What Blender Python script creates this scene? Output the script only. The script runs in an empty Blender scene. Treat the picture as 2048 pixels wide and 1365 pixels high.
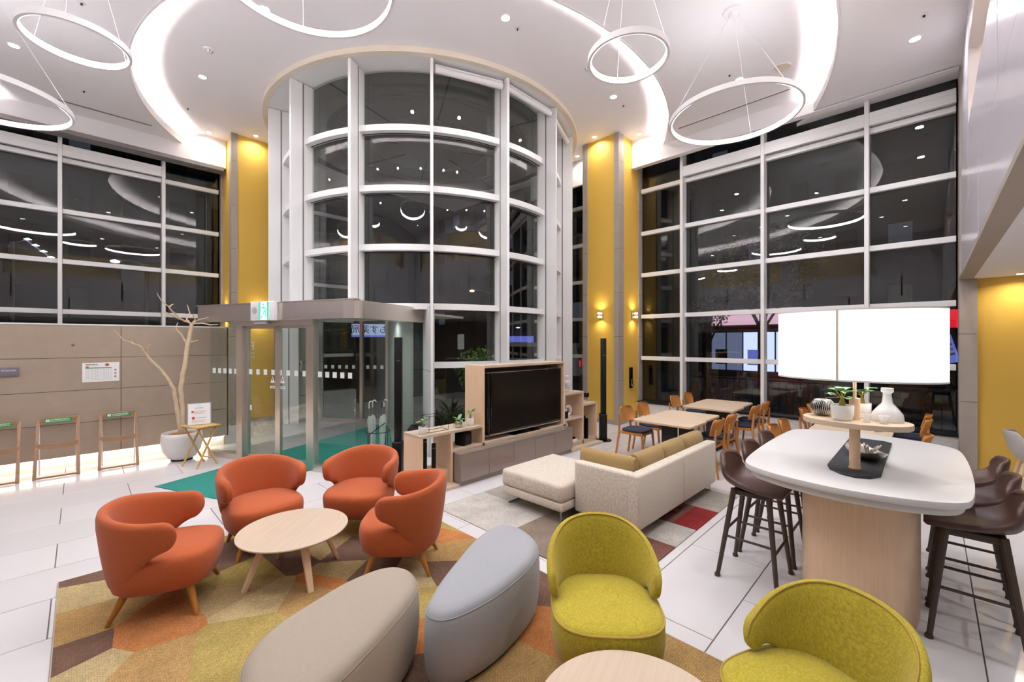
import bpy, bmesh, math, random
from mathutils import Vector, Matrix
random.seed(7)
PI = math.pi
sc = bpy.context.scene
COL = sc.collection

# ------------------------------------------------------------------ camera, world, exposure
YAW = math.atan(836 / 850.0)
cam_d = bpy.data.cameras.new('camera')
cam_d.sensor_width = 36.0
cam_d.lens = 850.0 / 2048.0 * 36.0
cam_d.clip_start = 0.02
cam_d.clip_end = 300
cam = bpy.data.objects.new('camera', cam_d)
COL.objects.link(cam)
cam.location = (0, 0, 1.85)
cam.rotation_euler = (PI / 2, 0, YAW - PI / 2)
sc.camera = cam

world = bpy.data.worlds.new('night_sky')
sc.world = world
world.use_nodes = True
world.node_tree.nodes['Background'].inputs[0].default_value = (0.35, 0.42, 0.6, 1)
world.node_tree.nodes['Background'].inputs[1].default_value = 0.006
sc.view_settings.view_transform = 'Standard'
sc.view_settings.look = 'None'
sc.view_settings.gamma = 1
sc.view_settings.use_curve_mapping = False
sc.view_settings.exposure = 0.6
sc.cycles.transparent_max_bounces = 32
sc.cycles.max_bounces = 8
sc.cycles.diffuse_bounces = 5
sc.cycles.glossy_bounces = 4
sc.cycles.use_denoising = True

LAMP_W = 12.0       # watts of one recessed downlight
COVE = 140.0         # brightness of the hidden cove strips
RING = 24.0         # brightness of the ring pendants

# ------------------------------------------------------------------ materials
def lin(c):
    return tuple(((v / 255.0) / 12.92 if v / 255.0 <= 0.04045 else ((v / 255.0 + 0.055) / 1.055) ** 2.4) for v in c) + (1.0,)

MATS = {}
def new_mat(name):
    m = bpy.data.materials.new(name)
    m.use_nodes = True
    MATS[name] = m
    nt = m.node_tree
    return m, nt, nt.nodes['Principled BSDF']

def coords(nt, scale=(1, 1, 1)):
    tc = nt.nodes.new('ShaderNodeTexCoord')
    mp = nt.nodes.new('ShaderNodeMapping')
    mp.inputs['Scale'].default_value = scale
    nt.links.new(tc.outputs['Object'], mp.inputs['Vector'])
    return mp.outputs['Vector']

def noise(nt, vec, scale, detail=3, rough=0.6):
    n = nt.nodes.new('ShaderNodeTexNoise')
    n.inputs['Scale'].default_value = scale
    n.inputs['Detail'].default_value = detail
    n.inputs['Roughness'].default_value = rough
    nt.links.new(vec, n.inputs['Vector'])
    return n.outputs[0]

def ramp(nt, fac, c0, c1, p0=0.3, p1=0.7):
    r = nt.nodes.new('ShaderNodeValToRGB')
    r.color_ramp.elements[0].color = c0
    r.color_ramp.elements[1].color = c1
    r.color_ramp.elements[0].position = p0
    r.color_ramp.elements[1].position = p1
    nt.links.new(fac, r.inputs[0])
    return r.outputs[0]

def bump(nt, bsdf, h, strength, dist=0.002):
    b = nt.nodes.new('ShaderNodeBump')
    b.inputs['Strength'].default_value = strength
    b.inputs['Distance'].default_value = dist
    nt.links.new(h, b.inputs['Height'])
    nt.links.new(b.outputs[0], bsdf.inputs['Normal'])

def sh(c, k):
    return (min(1, c[0] * k), min(1, c[1] * k), min(1, c[2] * k), 1)

def plain(name, rgb, rough=0.5, metal=0.0, var=0.0, vscale=3.0, bmp=0.0, bscale=60.0, stretch=(1, 1, 1), coat=0.0, spec=0.5):
    m, nt, b = new_mat(name)
    c = lin(rgb)
    b.inputs['Base Color'].default_value = c
    b.inputs['Roughness'].default_value = rough
    b.inputs['Metallic'].default_value = metal
    b.inputs['Specular IOR Level'].default_value = spec
    if coat:
        b.inputs['Coat Weight'].default_value = coat
        b.inputs['Coat Roughness'].default_value = 0.05
    if var:
        v = coords(nt, stretch)
        nt.links.new(ramp(nt, noise(nt, v, vscale), sh(c, 1 - var), sh(c, 1 + var)), b.inputs['Base Color'])
    if bmp:
        v = coords(nt, stretch)
        bump(nt, b, noise(nt, v, bscale), bmp)
    return m

def wood(name, rgb, var=0.07, axis=0, scale=14, rough=0.45, fine=0.5):
    m, nt, b = new_mat(name)
    c = lin(rgb)
    st = [scale] * 3
    st[axis] = scale * 0.05
    v = coords(nt, st)
    n1 = noise(nt, v, 4.0, 4, 0.7)
    nt.links.new(ramp(nt, n1, sh(c, 1 - var), sh(c, 1 + var), 0.35, 0.65), b.inputs['Base Color'])
    b.inputs['Roughness'].default_value = rough
    b.inputs['Specular IOR Level'].default_value = 0.35
    return m

def fabric(name, rgb, var=0.12, scale=260, bmp=0.25, rough=0.95, sheen=0.15):
    m, nt, b = new_mat(name)
    c = lin(rgb)
    va = coords(nt, (1, 0.16, 0.16)); vb = coords(nt, (0.16, 1, 1))
    na = noise(nt, va, scale, 2); nb = noise(nt, vb, scale, 2)
    mx = nt.nodes.new('ShaderNodeMath'); mx.operation = 'ADD'
    nt.links.new(na, mx.inputs[0]); nt.links.new(nb, mx.inputs[1])
    hf = nt.nodes.new('ShaderNodeMath'); hf.operation = 'MULTIPLY'; hf.inputs[1].default_value = 0.5
    nt.links.new(mx.outputs[0], hf.inputs[0])
    nt.links.new(ramp(nt, hf.outputs[0], sh(c, 1 - var), sh(c, 1 + var), 0.38, 0.62), b.inputs['Base Color'])
    b.inputs['Roughness'].default_value = rough
    b.inputs['Specular IOR Level'].default_value = 0.2
    b.inputs['Sheen Weight'].default_value = sheen
    bump(nt, b, hf.outputs[0], bmp)
    return m

def carpet(name, rgb, var=0.2, scale=130):
    m, nt, b = new_mat(name)
    c = lin(rgb)
    v = coords(nt)
    n1 = noise(nt, v, scale, 2)
    n2 = noise(nt, v, 3.0, 3)
    r1 = ramp(nt, n1, sh(c, 1 - var), sh(c, 1 + var), 0.35, 0.65)
    r2 = ramp(nt, n2, (0.8, 0.8, 0.8, 1), (1.15, 1.15, 1.1, 1), 0.3, 0.7)
    mx = nt.nodes.new('ShaderNodeMixRGB'); mx.blend_type = 'MULTIPLY'; mx.inputs[0].default_value = 1
    nt.links.new(r1, mx.inputs[1]); nt.links.new(r2, mx.inputs[2])
    nt.links.new(mx.outputs[0], b.inputs['Base Color'])
    b.inputs['Roughness'].default_value = 1.0
    b.inputs['Specular IOR Level'].default_value = 0.1
    br = nt.nodes.new('ShaderNodeTexBrick')
    br.inputs['Scale'].default_value = 1.0; br.inputs['Brick Width'].default_value = 0.022; br.inputs['Row Height'].default_value = 0.011; br.inputs['Mortar Size'].default_value = 0.0016
    br.inputs['Color1'].default_value = (1.12, 1.12, 1.1, 1); br.inputs['Color2'].default_value = (0.92, 0.92, 0.92, 1); br.inputs['Mortar'].default_value = (0.72, 0.7, 0.68, 1)
    nt.links.new(v, br.inputs['Vector'])
    m2 = nt.nodes.new('ShaderNodeMixRGB'); m2.blend_type = 'MULTIPLY'; m2.inputs[0].default_value = 1
    nt.links.new(mx.outputs[0], m2.inputs[1]); nt.links.new(br.outputs[0], m2.inputs[2])
    nt.links.new(m2.outputs[0], b.inputs['Base Color'])
    bump(nt, b, n1, 0.5, 0.004)
    return m

def emit(name, rgb, strength):
    m = bpy.data.materials.new(name)
    m.use_nodes = True
    nt = m.node_tree
    for n in list(nt.nodes):
        nt.nodes.remove(n)
    o = nt.nodes.new('ShaderNodeOutputMaterial')
    e = nt.nodes.new('ShaderNodeEmission')
    e.inputs[0].default_value = lin(rgb)
    e.inputs[1].default_value = strength
    nt.links.new(e.outputs[0], o.inputs[0])
    MATS[name] = m
    return m

def pane_mat(name, tint=(0.86, 0.88, 0.87), f0=0.05):
    m = bpy.data.materials.new(name)
    m.use_nodes = True
    nt = m.node_tree
    for n in list(nt.nodes):
        nt.nodes.remove(n)
    o = nt.nodes.new('ShaderNodeOutputMaterial')
    lw = nt.nodes.new('ShaderNodeLayerWeight'); lw.inputs[0].default_value = 0.5
    p = nt.nodes.new('ShaderNodeMath'); p.operation = 'POWER'; p.inputs[1].default_value = 5
    a = nt.nodes.new('ShaderNodeMath'); a.operation = 'MULTIPLY_ADD'
    a.inputs[1].default_value = 1 - f0; a.inputs[2].default_value = f0
    t = nt.nodes.new('ShaderNodeBsdfTransparent'); t.inputs[0].default_value = tint + (1,)
    g = nt.nodes.new('ShaderNodeBsdfGlossy'); g.inputs['Roughness'].default_value = 0.0
    g.inputs[0].default_value = (0.95, 0.97, 0.96, 1)
    mx = nt.nodes.new('ShaderNodeMixShader')
    nt.links.new(lw.outputs['Facing'], p.inputs[0]); nt.links.new(p.outputs[0], a.inputs[0])
    nt.links.new(a.outputs[0], mx.inputs[0]); nt.links.new(t.outputs[0], mx.inputs[1]); nt.links.new(g.outputs[0], mx.inputs[2])
    nt.links.new(mx.outputs[0], o.inputs[0])
    MATS[name] = m
    return m

plain('ceiling_paint', (240, 237, 241), 0.9)
plain('white_paint', (232, 230, 232), 0.75)
plain('cream_paint', (226, 216, 200), 0.6)
plain('aluminium', (236, 236, 236), 0.4, 0.1)
plain('dark_metal', (38, 38, 40), 0.45, 0.6)
plain('rail_grey', (120, 116, 116), 0.6)
plain('yellow_wallpaper', (214, 174, 74), 0.7, bmp=0.08, bscale=180)
plain('stone_panel', (160, 144, 128), 0.55, var=0.04, vscale=6, bmp=0.05, bscale=120)
plain('stone_pier', (160, 150, 141), 0.6, var=0.04, vscale=6)
plain('wall_joint', (70, 62, 56), 0.9)
plain('concrete', (214, 212, 210), 0.7, var=0.05, vscale=9)
plain('mezzanine_panel', (218, 212, 220), 0.22, var=0.015, vscale=2)
plain('slot_dark', (70, 62, 55), 0.8)
plain('drum_ceiling', (120, 118, 116), 0.8)
plain('grout', (120, 118, 118), 0.9)
plain('steel', (220, 212, 204), 0.3, 0.92, bmp=0.03, bscale=40, stretch=(1, 1, 12))
plain('chrome', (210, 210, 212), 0.12, 1.0)
plain('black_matte', (15, 15, 15), 0.5, spec=0.25)
plain('black_gloss', (8, 8, 9), 0.12)
plain('screen', (14, 13, 11), 0.25, spec=0.3)
plain('charcoal', (34, 38, 44), 0.5)
plain('cabinet_grey', (138, 125, 115), 0.12, coat=0.3)
plain('white_solid', (214, 212, 212), 0.35)
plain('white_ceramic', (235, 234, 232), 0.3)
plain('white_print', (240, 240, 240), 0.6)
plain('red_print', (205, 60, 55), 0.6)
plain('green_print', (48, 140, 74), 0.6)
plain('grey_print', (120, 118, 122), 0.6)
plain('black_print', (30, 30, 30), 0.6)
plain('blue_print', (60, 70, 160), 0.6)
plain('sign_grey', (112, 106, 116), 0.5)
plain('soil', (150, 105, 60), 1.0, var=0.3, vscale=40)
plain('bark', (208, 186, 158), 0.85, var=0.14, vscale=14, bmp=0.5, bscale=40)
plain('leaf', (112, 150, 104), 0.5, var=0.18, vscale=20)
plain('leaf_dark', (62, 92, 46), 0.5, var=0.3, vscale=9)
plain('leaf_lit', (104, 146, 66), 0.5, var=0.3, vscale=9)  # dark leaf green lightened, the light on the shrub put into its colour
plain('leaf_olive', (104, 100, 40), 0.6, var=0.35, vscale=6)
plain('caudex', (150, 140, 60), 0.8)
plain('leather', (82, 58, 52), 0.42, var=0.05, vscale=6, bmp=0.06, bscale=160)
plain('dark_wood', (66, 52, 44), 0.5)
plain('teal_mat', (32, 122, 112), 0.95, var=0.05, vscale=60)
plain('navy_fabric', (38, 46, 66), 0.9, var=0.1, vscale=80)
plain('silver', (206, 204, 200), 0.22, 1.0)
plain('pewter', (184, 180, 174), 0.35, 0.8)
plain('coral_grey', (176, 170, 160), 0.6, 0.3)
plain('asphalt', (40, 41, 44), 0.9, var=0.2, vscale=2)
plain('building_dark', (62, 60, 64), 0.9, var=0.1, vscale=1)
plain('vestibule_wall', (178, 182, 178), 0.5)
plain('vestibule_floor', (150, 148, 148), 0.3)
plain('grey_plastic', (188, 182, 180), 0.6)
plain('gold_piping', (168, 140, 60), 0.7)
wood('wood_light', (196, 177, 156), 0.05, 0)
wood('wood_light_v', (224, 192, 160), 0.05, 2)
wood('wood_light_y', (208, 188, 164), 0.05, 1)
wood('wood_oak', (184, 122, 62), 0.12, 2)
wood('wood_chair_leg', (168, 112, 44), 0.1, 2)
wood('wood_walnut', (150, 116, 88), 0.1, 2)
wood('wood_tray', (206, 164, 104), 0.1, 2)
fabric('orange_fabric', (172, 87, 50), 0.12, 420, 0.2)
fabric('yellow_fabric', (172, 156, 52), 0.24, 360, 0.35)
fabric('beige_felt', (160, 148, 134), 0.05, 420, 0.1)
fabric('grey_felt', (156, 158, 163), 0.05, 420, 0.1)
fabric('sofa_fabric', (204, 194, 180), 0.24, 320, 0.35)
fabric('olive_suede', (152, 126, 82), 0.06, 200, 0.1)
for nm, col in dict(khaki=(168, 146, 106), cream=(182, 163, 124), tan=(172, 140, 94), orange=(180, 120, 74), brown=(112, 88, 76), mustard=(168, 148, 90), olive=(160, 140, 84)).items():
    carpet('carpet_' + nm, col)
for nm, col in dict(light=(188, 184, 180), mid=(160, 154, 148), taupe=(132, 118, 108), red=(132, 46, 48), maroon=(118, 82, 76)).items():
    carpet('rug_' + nm, col, 0.16, 90)
plain('rug_edge', (168, 158, 140), 0.9)
emit('downlight_glow', (255, 252, 246), 22.0)
emit('cove_glow', (255, 246, 240), COVE)
emit('toe_glow', (255, 228, 196), 11.0)
emit('bulb_glow', (255, 246, 232), 5.0)
emit('ring_glow', (250, 250, 255), RING)
emit('shade_glow', (255, 250, 244), 1.0)
emit('sconce_glow', (255, 214, 140), 7.0)
emit('exit_glow', (236, 255, 248), 1.1)
emit('exit_green', (96, 208, 180), 0.8)
emit('mezzanine_glow', (255, 236, 208), 9.0)
emit('shop_glow', (200, 212, 255), 1.1)
emit('shop_soft', (150, 160, 205), 0.32)
emit('shop_pink', (240, 190, 215), 0.7)
emit('sign_red', (235, 30, 50), 0.8)
emit('sign_yellow', (240, 232, 40), 0.8)
emit('sign_blue', (120, 130, 230), 0.55)
emit('sign_white', (190, 200, 245), 0.55)
emit('window_glow', (190, 200, 225), 0.05)
emit('lamp_amber', (255, 180, 110), 6.0)
emit('lamp_white', (220, 232, 255), 5.0)
pane_mat('glass')
pane_mat('door_glass', (0.90, 0.935, 0.92), 0.035)
pane_mat('clear_glass', (0.93, 0.94, 0.95), 0.06)
m, nt, b = new_mat('floor_tile')
oi = nt.nodes.new('ShaderNodeObjectInfo')
nt.links.new(ramp(nt, oi.outputs['Random'], lin((212, 209, 211)), lin((219, 216, 218)), 0, 1), b.inputs['Base Color'])
b.inputs['Roughness'].default_value = 0.13
m, nt, b = new_mat('frosted_glass')
b.inputs['Base Color'].default_value = (0.92, 0.92, 0.93, 1)
b.inputs['Roughness'].default_value = 0.35
b.inputs['Transmission Weight'].default_value = 0.6
m, nt, b = new_mat('milky_glass')
b.inputs['Base Color'].default_value = (0.92, 0.91, 0.93, 1)
b.inputs['Roughness'].default_value = 0.15
b.inputs['Alpha'].default_value = 0.42
m, nt, b = new_mat('plastic_bag')
b.inputs['Base Color'].default_value = (0.85, 0.88, 0.87, 1)
b.inputs['Roughness'].default_value = 0.25
b.inputs['Alpha'].default_value = 0.55
m, nt, b = new_mat('frosted_dot')
b.inputs['Base Color'].default_value = (0.78, 0.82, 0.8, 1)
b.inputs['Roughness'].default_value = 0.8

# ------------------------------------------------------------------ mesh helpers
class MB:
    def __init__(s):
        s.v = []; s.f = []
    def add(s, v, f):
        o = len(s.v)
        s.v += [tuple(p) for p in v]
        s.f += [tuple(i + o for i in q) for q in f]
        return s
    def box(s, x0, x1, y0, y1, z0, z1):
        v = [(x0, y0, z0), (x1, y0, z0), (x1, y1, z0), (x0, y1, z0), (x0, y0, z1), (x1, y0, z1), (x1, y1, z1), (x0, y1, z1)]
        return s.add(v, [(0, 3, 2, 1), (4, 5, 6, 7), (0, 1, 5, 4), (1, 2, 6, 5), (2, 3, 7, 6), (3, 0, 4, 7)])
    def obox(s, c, ax, ay, hx, hy, z0, z1):
        v = []
        for z in (z0, z1):
            for a, b in ((-1, -1), (1, -1), (1, 1), (-1, 1)):
                v.append((c[0] + ax[0] * hx * a + ay[0] * hy * b, c[1] + ax[1] * hx * a + ay[1] * hy * b, z))
        return s.add(v, [(0, 3, 2, 1), (4, 5, 6, 7), (0, 1, 5, 4), (1, 2, 6, 5), (2, 3, 7, 6), (3, 0, 4, 7)])
    def loft(s, rings, cap0=True, cap1=True):
        n = len(rings[0]); v = []; f = []
        for r in rings:
            v += r
        for i in range(len(rings) - 1):
            for k in range(n):
                k2 = (k + 1) % n
                f.append((i * n + k, i * n + k2, (i + 1) * n + k2, (i + 1) * n + k))
        if cap0:
            f.append(tuple(reversed(range(n))))
        if cap1:
            f.append(tuple(range((len(rings) - 1) * n, len(rings) * n)))
        return s.add(v, f)
    def cyl(s, p0, p1, r0, r1=None, n=14):
        return s.tube([p0, p1], [r0, r0 if r1 is None else r1], n)
    def tube(s, pts, r, n=8, cap=True):
        P = [Vector(p) for p in pts]
        rr = r if isinstance(r, (list, tuple)) else [r] * len(P)
        t0 = (P[1] - P[0]).normalized()
        ref = Vector((0, 0, 1)) if abs(t0.z) < 0.9 else Vector((1, 0, 0))
        a = t0.cross(ref).normalized()
        rings = []
        for i, p in enumerate(P):
            if i == 0: t = P[1] - P[0]
            elif i == len(P) - 1: t = P[-1] - P[-2]
            else: t = P[i + 1] - P[i - 1]
            t.normalize()
            a = (a - t * a.dot(t)).normalized()
            b = t.cross(a)
            rings.append([tuple(p + (a * math.cos(2 * PI * k / n) + b * math.sin(2 * PI * k / n)) * rr[i]) for k in range(n)])
        return s.loft(rings, cap, cap)
    def ctube(s, pts, r, n=8):                       # closed tube
        P = [Vector(p) for p in pts]; N = len(P); rings = []
        for i in range(N):
            t = (P[(i + 1) % N] - P[i - 1]).normalized()
            b = Vector((0, 0, 1)) if abs(t.z) < 0.9 else Vector((1, 0, 0))
            a = t.cross(b).normalized(); b = t.cross(a)
            rings.append([tuple(P[i] + (a * math.cos(2 * PI * k / n) + b * math.sin(2 * PI * k / n)) * r) for k in range(n)])
        rings.append(rings[0])
        return s.loft(rings, False, False)
    def lathe(s, prof, n=28, c=(0, 0, 0)):
        rings = [[(c[0] + r * math.cos(2 * PI * k / n), c[1] + r * math.sin(2 * PI * k / n), c[2] + z) for k in range(n)] for r, z in prof]
        return s.loft(rings, prof[0][0] > 1e-5, prof[-1][0] > 1e-5)
    def prism(s, out, z0, z1):
        return s.loft([[(x, y, z0) for x, y in out], [(x, y, z1) for x, y in out]])
    def arc(s, c, r0, r1, a0, a1, z0, z1, n=12):     # a block bent round a vertical axis, degrees
        rings = []
        for i in range(n + 1):
            a = math.radians(a0 + (a1 - a0) * i / n); ca, sa = math.cos(a), math.sin(a)
            rings.append([(c[0] + r * ca, c[1] + r * sa, z) for r, z in ((r0, z0), (r1, z0), (r1, z1), (r0, z1))])
        return s.loft(rings)
    def mesh(s, name, mat, ang=35, bevel=0.0, seg=2):
        me = bpy.data.meshes.new(name)
        me.from_pydata(s.v, [], s.f)
        bm = bmesh.new(); bm.from_mesh(me)
        bmesh.ops.recalc_face_normals(bm, faces=bm.faces)
        if bevel:
            ed = [e for e in bm.edges if len(e.link_faces) == 2 and e.calc_face_angle(0) > 0.5]
            bmesh.ops.bevel(bm, geom=ed, offset=bevel, segments=seg, profile=0.5, affect='EDGES')
        bm.to_mesh(me); bm.free()
        for mm in (mat if isinstance(mat, (list, tuple)) else [mat]):
            me.materials.append(MATS[mm])
        if ang:
            me.shade_smooth()
            me.set_sharp_from_angle(angle=math.radians(ang))
        return me
    def build(s, name, mat, parent=None, ang=35, bevel=0.0, seg=2):
        return link(name, s.mesh(name, mat, ang, bevel, seg), parent)

def link(name, data, parent=None):
    o = bpy.data.objects.new(name, data)
    COL.objects.link(o)
    if parent:
        o.parent = parent
    return o

def tag(o, label=None, cat=None, group=None, kind=None):
    if label: o['label'] = label
    if cat: o['category'] = cat
    if group: o['group'] = group
    if kind: o['kind'] = kind
    return o

def thing(name, label, cat, loc=(0, 0, 0), rz=0.0, group=None):
    o = bpy.data.objects.new(name, None)
    o.empty_display_size = 0.1
    COL.objects.link(o)
    o.location = loc
    o.rotation_euler = (0, 0, rz)
    return tag(o, label, cat, group)

def struct(o, label=None):
    return tag(o, label, None, None, 'structure')

def dup(root, loc, rz=None, label=None, group=None):
    def rec(o, par):
        c = o.copy(); COL.objects.link(c); c.parent = par
        for ch in KIDS.get(o.name, []) or [k for k in o.children]:
            rec(ch, c)
        return c
    r = rec(root, None)
    r.location = loc
    if rz is not None: r.rotation_euler = (0, 0, rz)
    if label: r['label'] = label
    if group: r['group'] = group
    return r
KIDS = {}

def text(name, body, size, mat, parent, loc, rot, extrude=0.0008, align='CENTER', sx=1.0):
    cu = bpy.data.curves.new(name, 'FONT')
    cu.body = body; cu.size = size; cu.align_x = align; cu.align_y = 'CENTER'; cu.extrude = extrude
    tmp = bpy.data.objects.new(name + '_source', cu)
    COL.objects.link(tmp)
    dg = bpy.context.evaluated_depsgraph_get()
    me = bpy.data.meshes.new_from_object(tmp.evaluated_get(dg))
    bpy.data.objects.remove(tmp); bpy.data.curves.remove(cu)
    me.materials.clear(); me.materials.append(MATS[mat])
    o = link(name, me, parent)
    o.location = loc; o.rotation_euler = rot; o.scale = (sx, 1, 1)
    return o

def sgnpow(v, e):
    return math.copysign(abs(v) ** e, v)
def superellipse(a, b, n, k=40, c=(0, 0)):
    return [(c[0] + a * sgnpow(math.cos(2 * PI * i / k), 2 / n), c[1] + b * sgnpow(math.sin(2 * PI * i / k), 2 / n)) for i in range(k)]
def smooth(x):
    x = max(0, min(1, x)); return x * x * (3 - 2 * x)
def spline(pts, per=6):                               # closed Catmull-Rom through 2D points
    out = []; N = len(pts)
    for i in range(N):
        p0, p1, p2, p3 = (pts[(i + k - 1) % N] for k in range(4))
        for j in range(per):
            t = j / per
            out.append(tuple(0.5 * (2 * p1[d] + (p2[d] - p0[d]) * t + (2 * p0[d] - 5 * p1[d] + 4 * p2[d] - p3[d]) * t * t + (3 * p1[d] - p0[d] - 3 * p2[d] + p3[d]) * t ** 3) for d in range(2)))
    return out
# ------------------------------------------------------------------ floor
CX, CY = 5.78, 8.38                                   # axis of the glass drum
TL, TW, GAP = 1.155, 0.59, 0.007
fl = struct(MB().box(-7, 9.4, -6, 12.1, -0.08, -0.012).build('floor', 'grout'), 'white polished tile floor of the lobby')
tile_me = MB().box(-TL / 2 + GAP / 2, TL / 2 - GAP / 2, -TW / 2 + GAP / 2, TW / 2 - GAP / 2, -0.011, 0).mesh('floor_tile', 'floor_tile', 0, 0.0015, 1)
rest = MB()
for j in range(-12, 20):
    y = 0.955 + TW * (j + 0.5)
    off = 2.745 if j % 2 == 0 else 3.322
    for k in range(-10, 8):
        x = off + TL * (k + 0.5)
        if x > 9.3 + TL / 2 or x < -7 or y > 12.2 or y < -6: continue
        if x > -2.6 and y > -1.0 and x < 9.4 and not (x + y < -0.2):
            o = link('floor_tile', tile_me, fl); o.location = (x, y, 0)
        else:
            rest.box(x - TL / 2 + GAP / 2, x + TL / 2 - GAP / 2, y - TW / 2 + GAP / 2, y + TW / 2 - GAP / 2, -0.011, 0)
tag(rest.build('tile_field', 'floor_tile', fl, 0), kind='stuff')

# ------------------------------------------------------------------ ceilings: three stepped levels round the drum
Z0, Z1, Z2 = 6.44, 6.13, 5.82
RX0, RX1, RY0, RY1 = -2.95, 9.3, -0.35, 12.0
def edge_dist(a):
    c, s_ = math.cos(a), math.sin(a); t = 99
    if c > 1e-6: t = min(t, (RX1 - CX) / c)
    if c < -1e-6: t = min(t, (RX0 - CX) / c)
    if s_ > 1e-6: t = min(t, (RY1 - CY) / s_)
    if s_ < -1e-6: t = min(t, (RY0 - CY) / s_)
    return t
def ceiling_ring(name, r0, r1, z, th=0.06):
    mb = MB(); st = 2
    for d in range(0, 360, st):
        q = []
        for dd in (d, d + st):
            a = math.radians(dd); b = min(r1, edge_dist(a)); a0 = min(r0, b)
            q.append((a, a0, b))
        if q[0][2] - q[0][1] < 1e-4 and q[1][2] - q[1][1] < 1e-4: continue
        P = lambda a, r, zz: (CX + r * math.cos(a), CY + r * math.sin(a), zz)
        v = [P(q[0][0], q[0][1], z), P(q[0][0], q[0][2], z), P(q[1][0], q[1][2], z), P(q[1][0], q[1][1], z)]
        v += [(x, y, zz + th) for x, y, zz in v]
        mb.add(v, [(0, 1, 2, 3), (7, 6, 5, 4), (0, 4, 5, 1), (2, 6, 7, 3), (1, 5, 6, 2), (3, 7, 4, 0)])
    return struct(mb.build(name, 'ceiling_paint', None, 0))
R1, R2 = 5.27, 7.62
tag(ceiling_ring('ceiling', 3.30, R1 + 0.5, Z0), 'raised white ceiling disc round the glass drum')
tag(ceiling_ring('ceiling_middle', R1, R2 + 0.5, Z1), 'white ceiling ring one step below the raised disc')
tag(ceiling_ring('ceiling_outer', R2, 40, Z2), 'lowest white ceiling along the mezzanine')
def cove(name, r, z, a0, a1, label):
    lip = struct(MB().arc((CX, CY), r - 0.012, r + 0.012, a0, a1, z - 0.01, z + 0.13, 80).build(name, 'white_paint'), label)
    MB().arc((CX, CY), r + 0.10, r + 0.14, a0, a1, z + 0.062, z + 0.082, 80).build('light_strip', 'cove_glow', lip, 0)
    MB().arc((CX, CY), r + 0.44, r + 0.46, a0, a1, z + 0.06, z + 0.31, 80).build('cove_back', 'white_paint', lip, 0)
cove('trim_1', R1, Z1, 143, 307, 'curved white lip of the inner ceiling cove')
cove('trim_2', R2, Z2, 155, 295, 'curved white lip of the outer ceiling cove')

# fascias in front of the window heads
fa = struct(MB().box(8.88, 8.96, -0.3, 4.87, 5.80, 6.44).build('trim_3', 'white_paint'), 'white fascia band above the right hand windows')
MB().box(8.84, 8.98, -0.3, 4.87, 5.785, 5.80).build('edge_strip', 'white_paint', fa)
MB().box(8.88, 8.96, 5.79, 8.0, 5.80, 6.44).build('fascia_end', 'white_paint', fa)
fb = struct(MB().box(-2.9, 2.35, 11.5, 11.58, 5.80, 6.44).build('trim_4', 'white_paint'), 'white fascia band above the left hand windows')
MB().box(3.2, 5.4, 11.5, 11.58, 5.80, 6.44).build('fascia_end', 'white_paint', fb)
for k in range(6):
    MB().box(-2.9, 2.3, 11.47 + 0.035 * k, 11.49 + 0.035 * k, 5.72 - 0.006 * k, 5.80).build('blind_slat', 'rail_grey', fb)
for nm, args, lb in (('slot_diffuser', (8.42, 8.46, 1.7, 3.6, Z1 - 0.006, Z1 + 0.004), 'long thin air slot in the ceiling beside the right fascia'),
                     ('slot_diffuser', (-0.3, 1.0, 11.0, 11.04, Z1 - 0.006, Z1 + 0.004), 'long thin air slot in the ceiling beside the left fascia')):
    t = thing(nm, lb, 'air slot', (args[0], args[2], Z1))
    MB().box(0, args[1] - args[0], 0, args[3] - args[2], -0.006, 0.004).build('slot', 'rail_grey', t)
    w = 0.012
    MB().box(-w, 0, 0, args[3] - args[2], -0.008, 0.002).build('frame', 'white_paint', t)

# ------------------------------------------------------------------ glass window walls
ROWS = [0.46, 1.45, 2.42, 3.39, 4.36, 5.35]
def window_wall(name, P, lab, marks, ends, zbase, zhead=6.2, boxed=()):
    """P(u0,u1,w0,w1,z0,z1) maps wall coordinates to a box; marks: mullion positions"""
    fr = struct(MB().box(*P(ends[0], ends[1], -0.06, 0.06, zhead, zhead + 0.2)).build(name, 'aluminium'), lab)
    allm = sorted([ends[0]] + marks + [ends[1]])
    for u in marks:
        MB().box(*P(u - 0.03, u + 0.03, -0.02, 0.2, zbase, zhead)).build('mullion', 'aluminium', fr, 35, 0.004, 1)
    for i in range(len(allm) - 1):
        a, b = allm[i] + 0.03, allm[i + 1] - 0.03
        zs = [z for z in ROWS if z > zbase + 0.05]
        for z in zs:
            MB().box(*P(a, b, -0.01, 0.075, z - 0.045, z + 0.045)).build('transom', 'aluminium', fr, 35, 0.004, 1)
        lv = [zbase] + zs + [zhead]
        for k in range(len(lv) - 1):
            MB().box(*P(a, b, -0.006, 0.006, lv[k], lv[k + 1])).build('pane', 'glass', fr, 0)
        if i in boxed:
            bx = MB().box(*P(a, b, 0.0, 0.17, 5.42, 5.62)).build('blind_box', 'aluminium', fr, 35, 0.004, 1)
            MB().box(*P(a, b, 0.16, 0.185, 5.40, 5.53)).build('blind_rail', 'aluminium', bx, 35, 0.004, 1)
    return fr
PR = lambda u0, u1, w0, w1, z0, z1: (9.3 - w1, 9.3 - w0, u0, u1, z0, z1)
PL = lambda u0, u1, w0, w1, z0, z1: (u0, u1, 12 - w1, 12 - w0, z0, z1)
w1 = window_wall('window_1', PL, 'tall left curtain wall of dark night glass behind the stone partition', [-1.807, -0.267, 1.272], (-2.9, 2.32), 2.0, boxed=(0, 1, 2))
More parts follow.
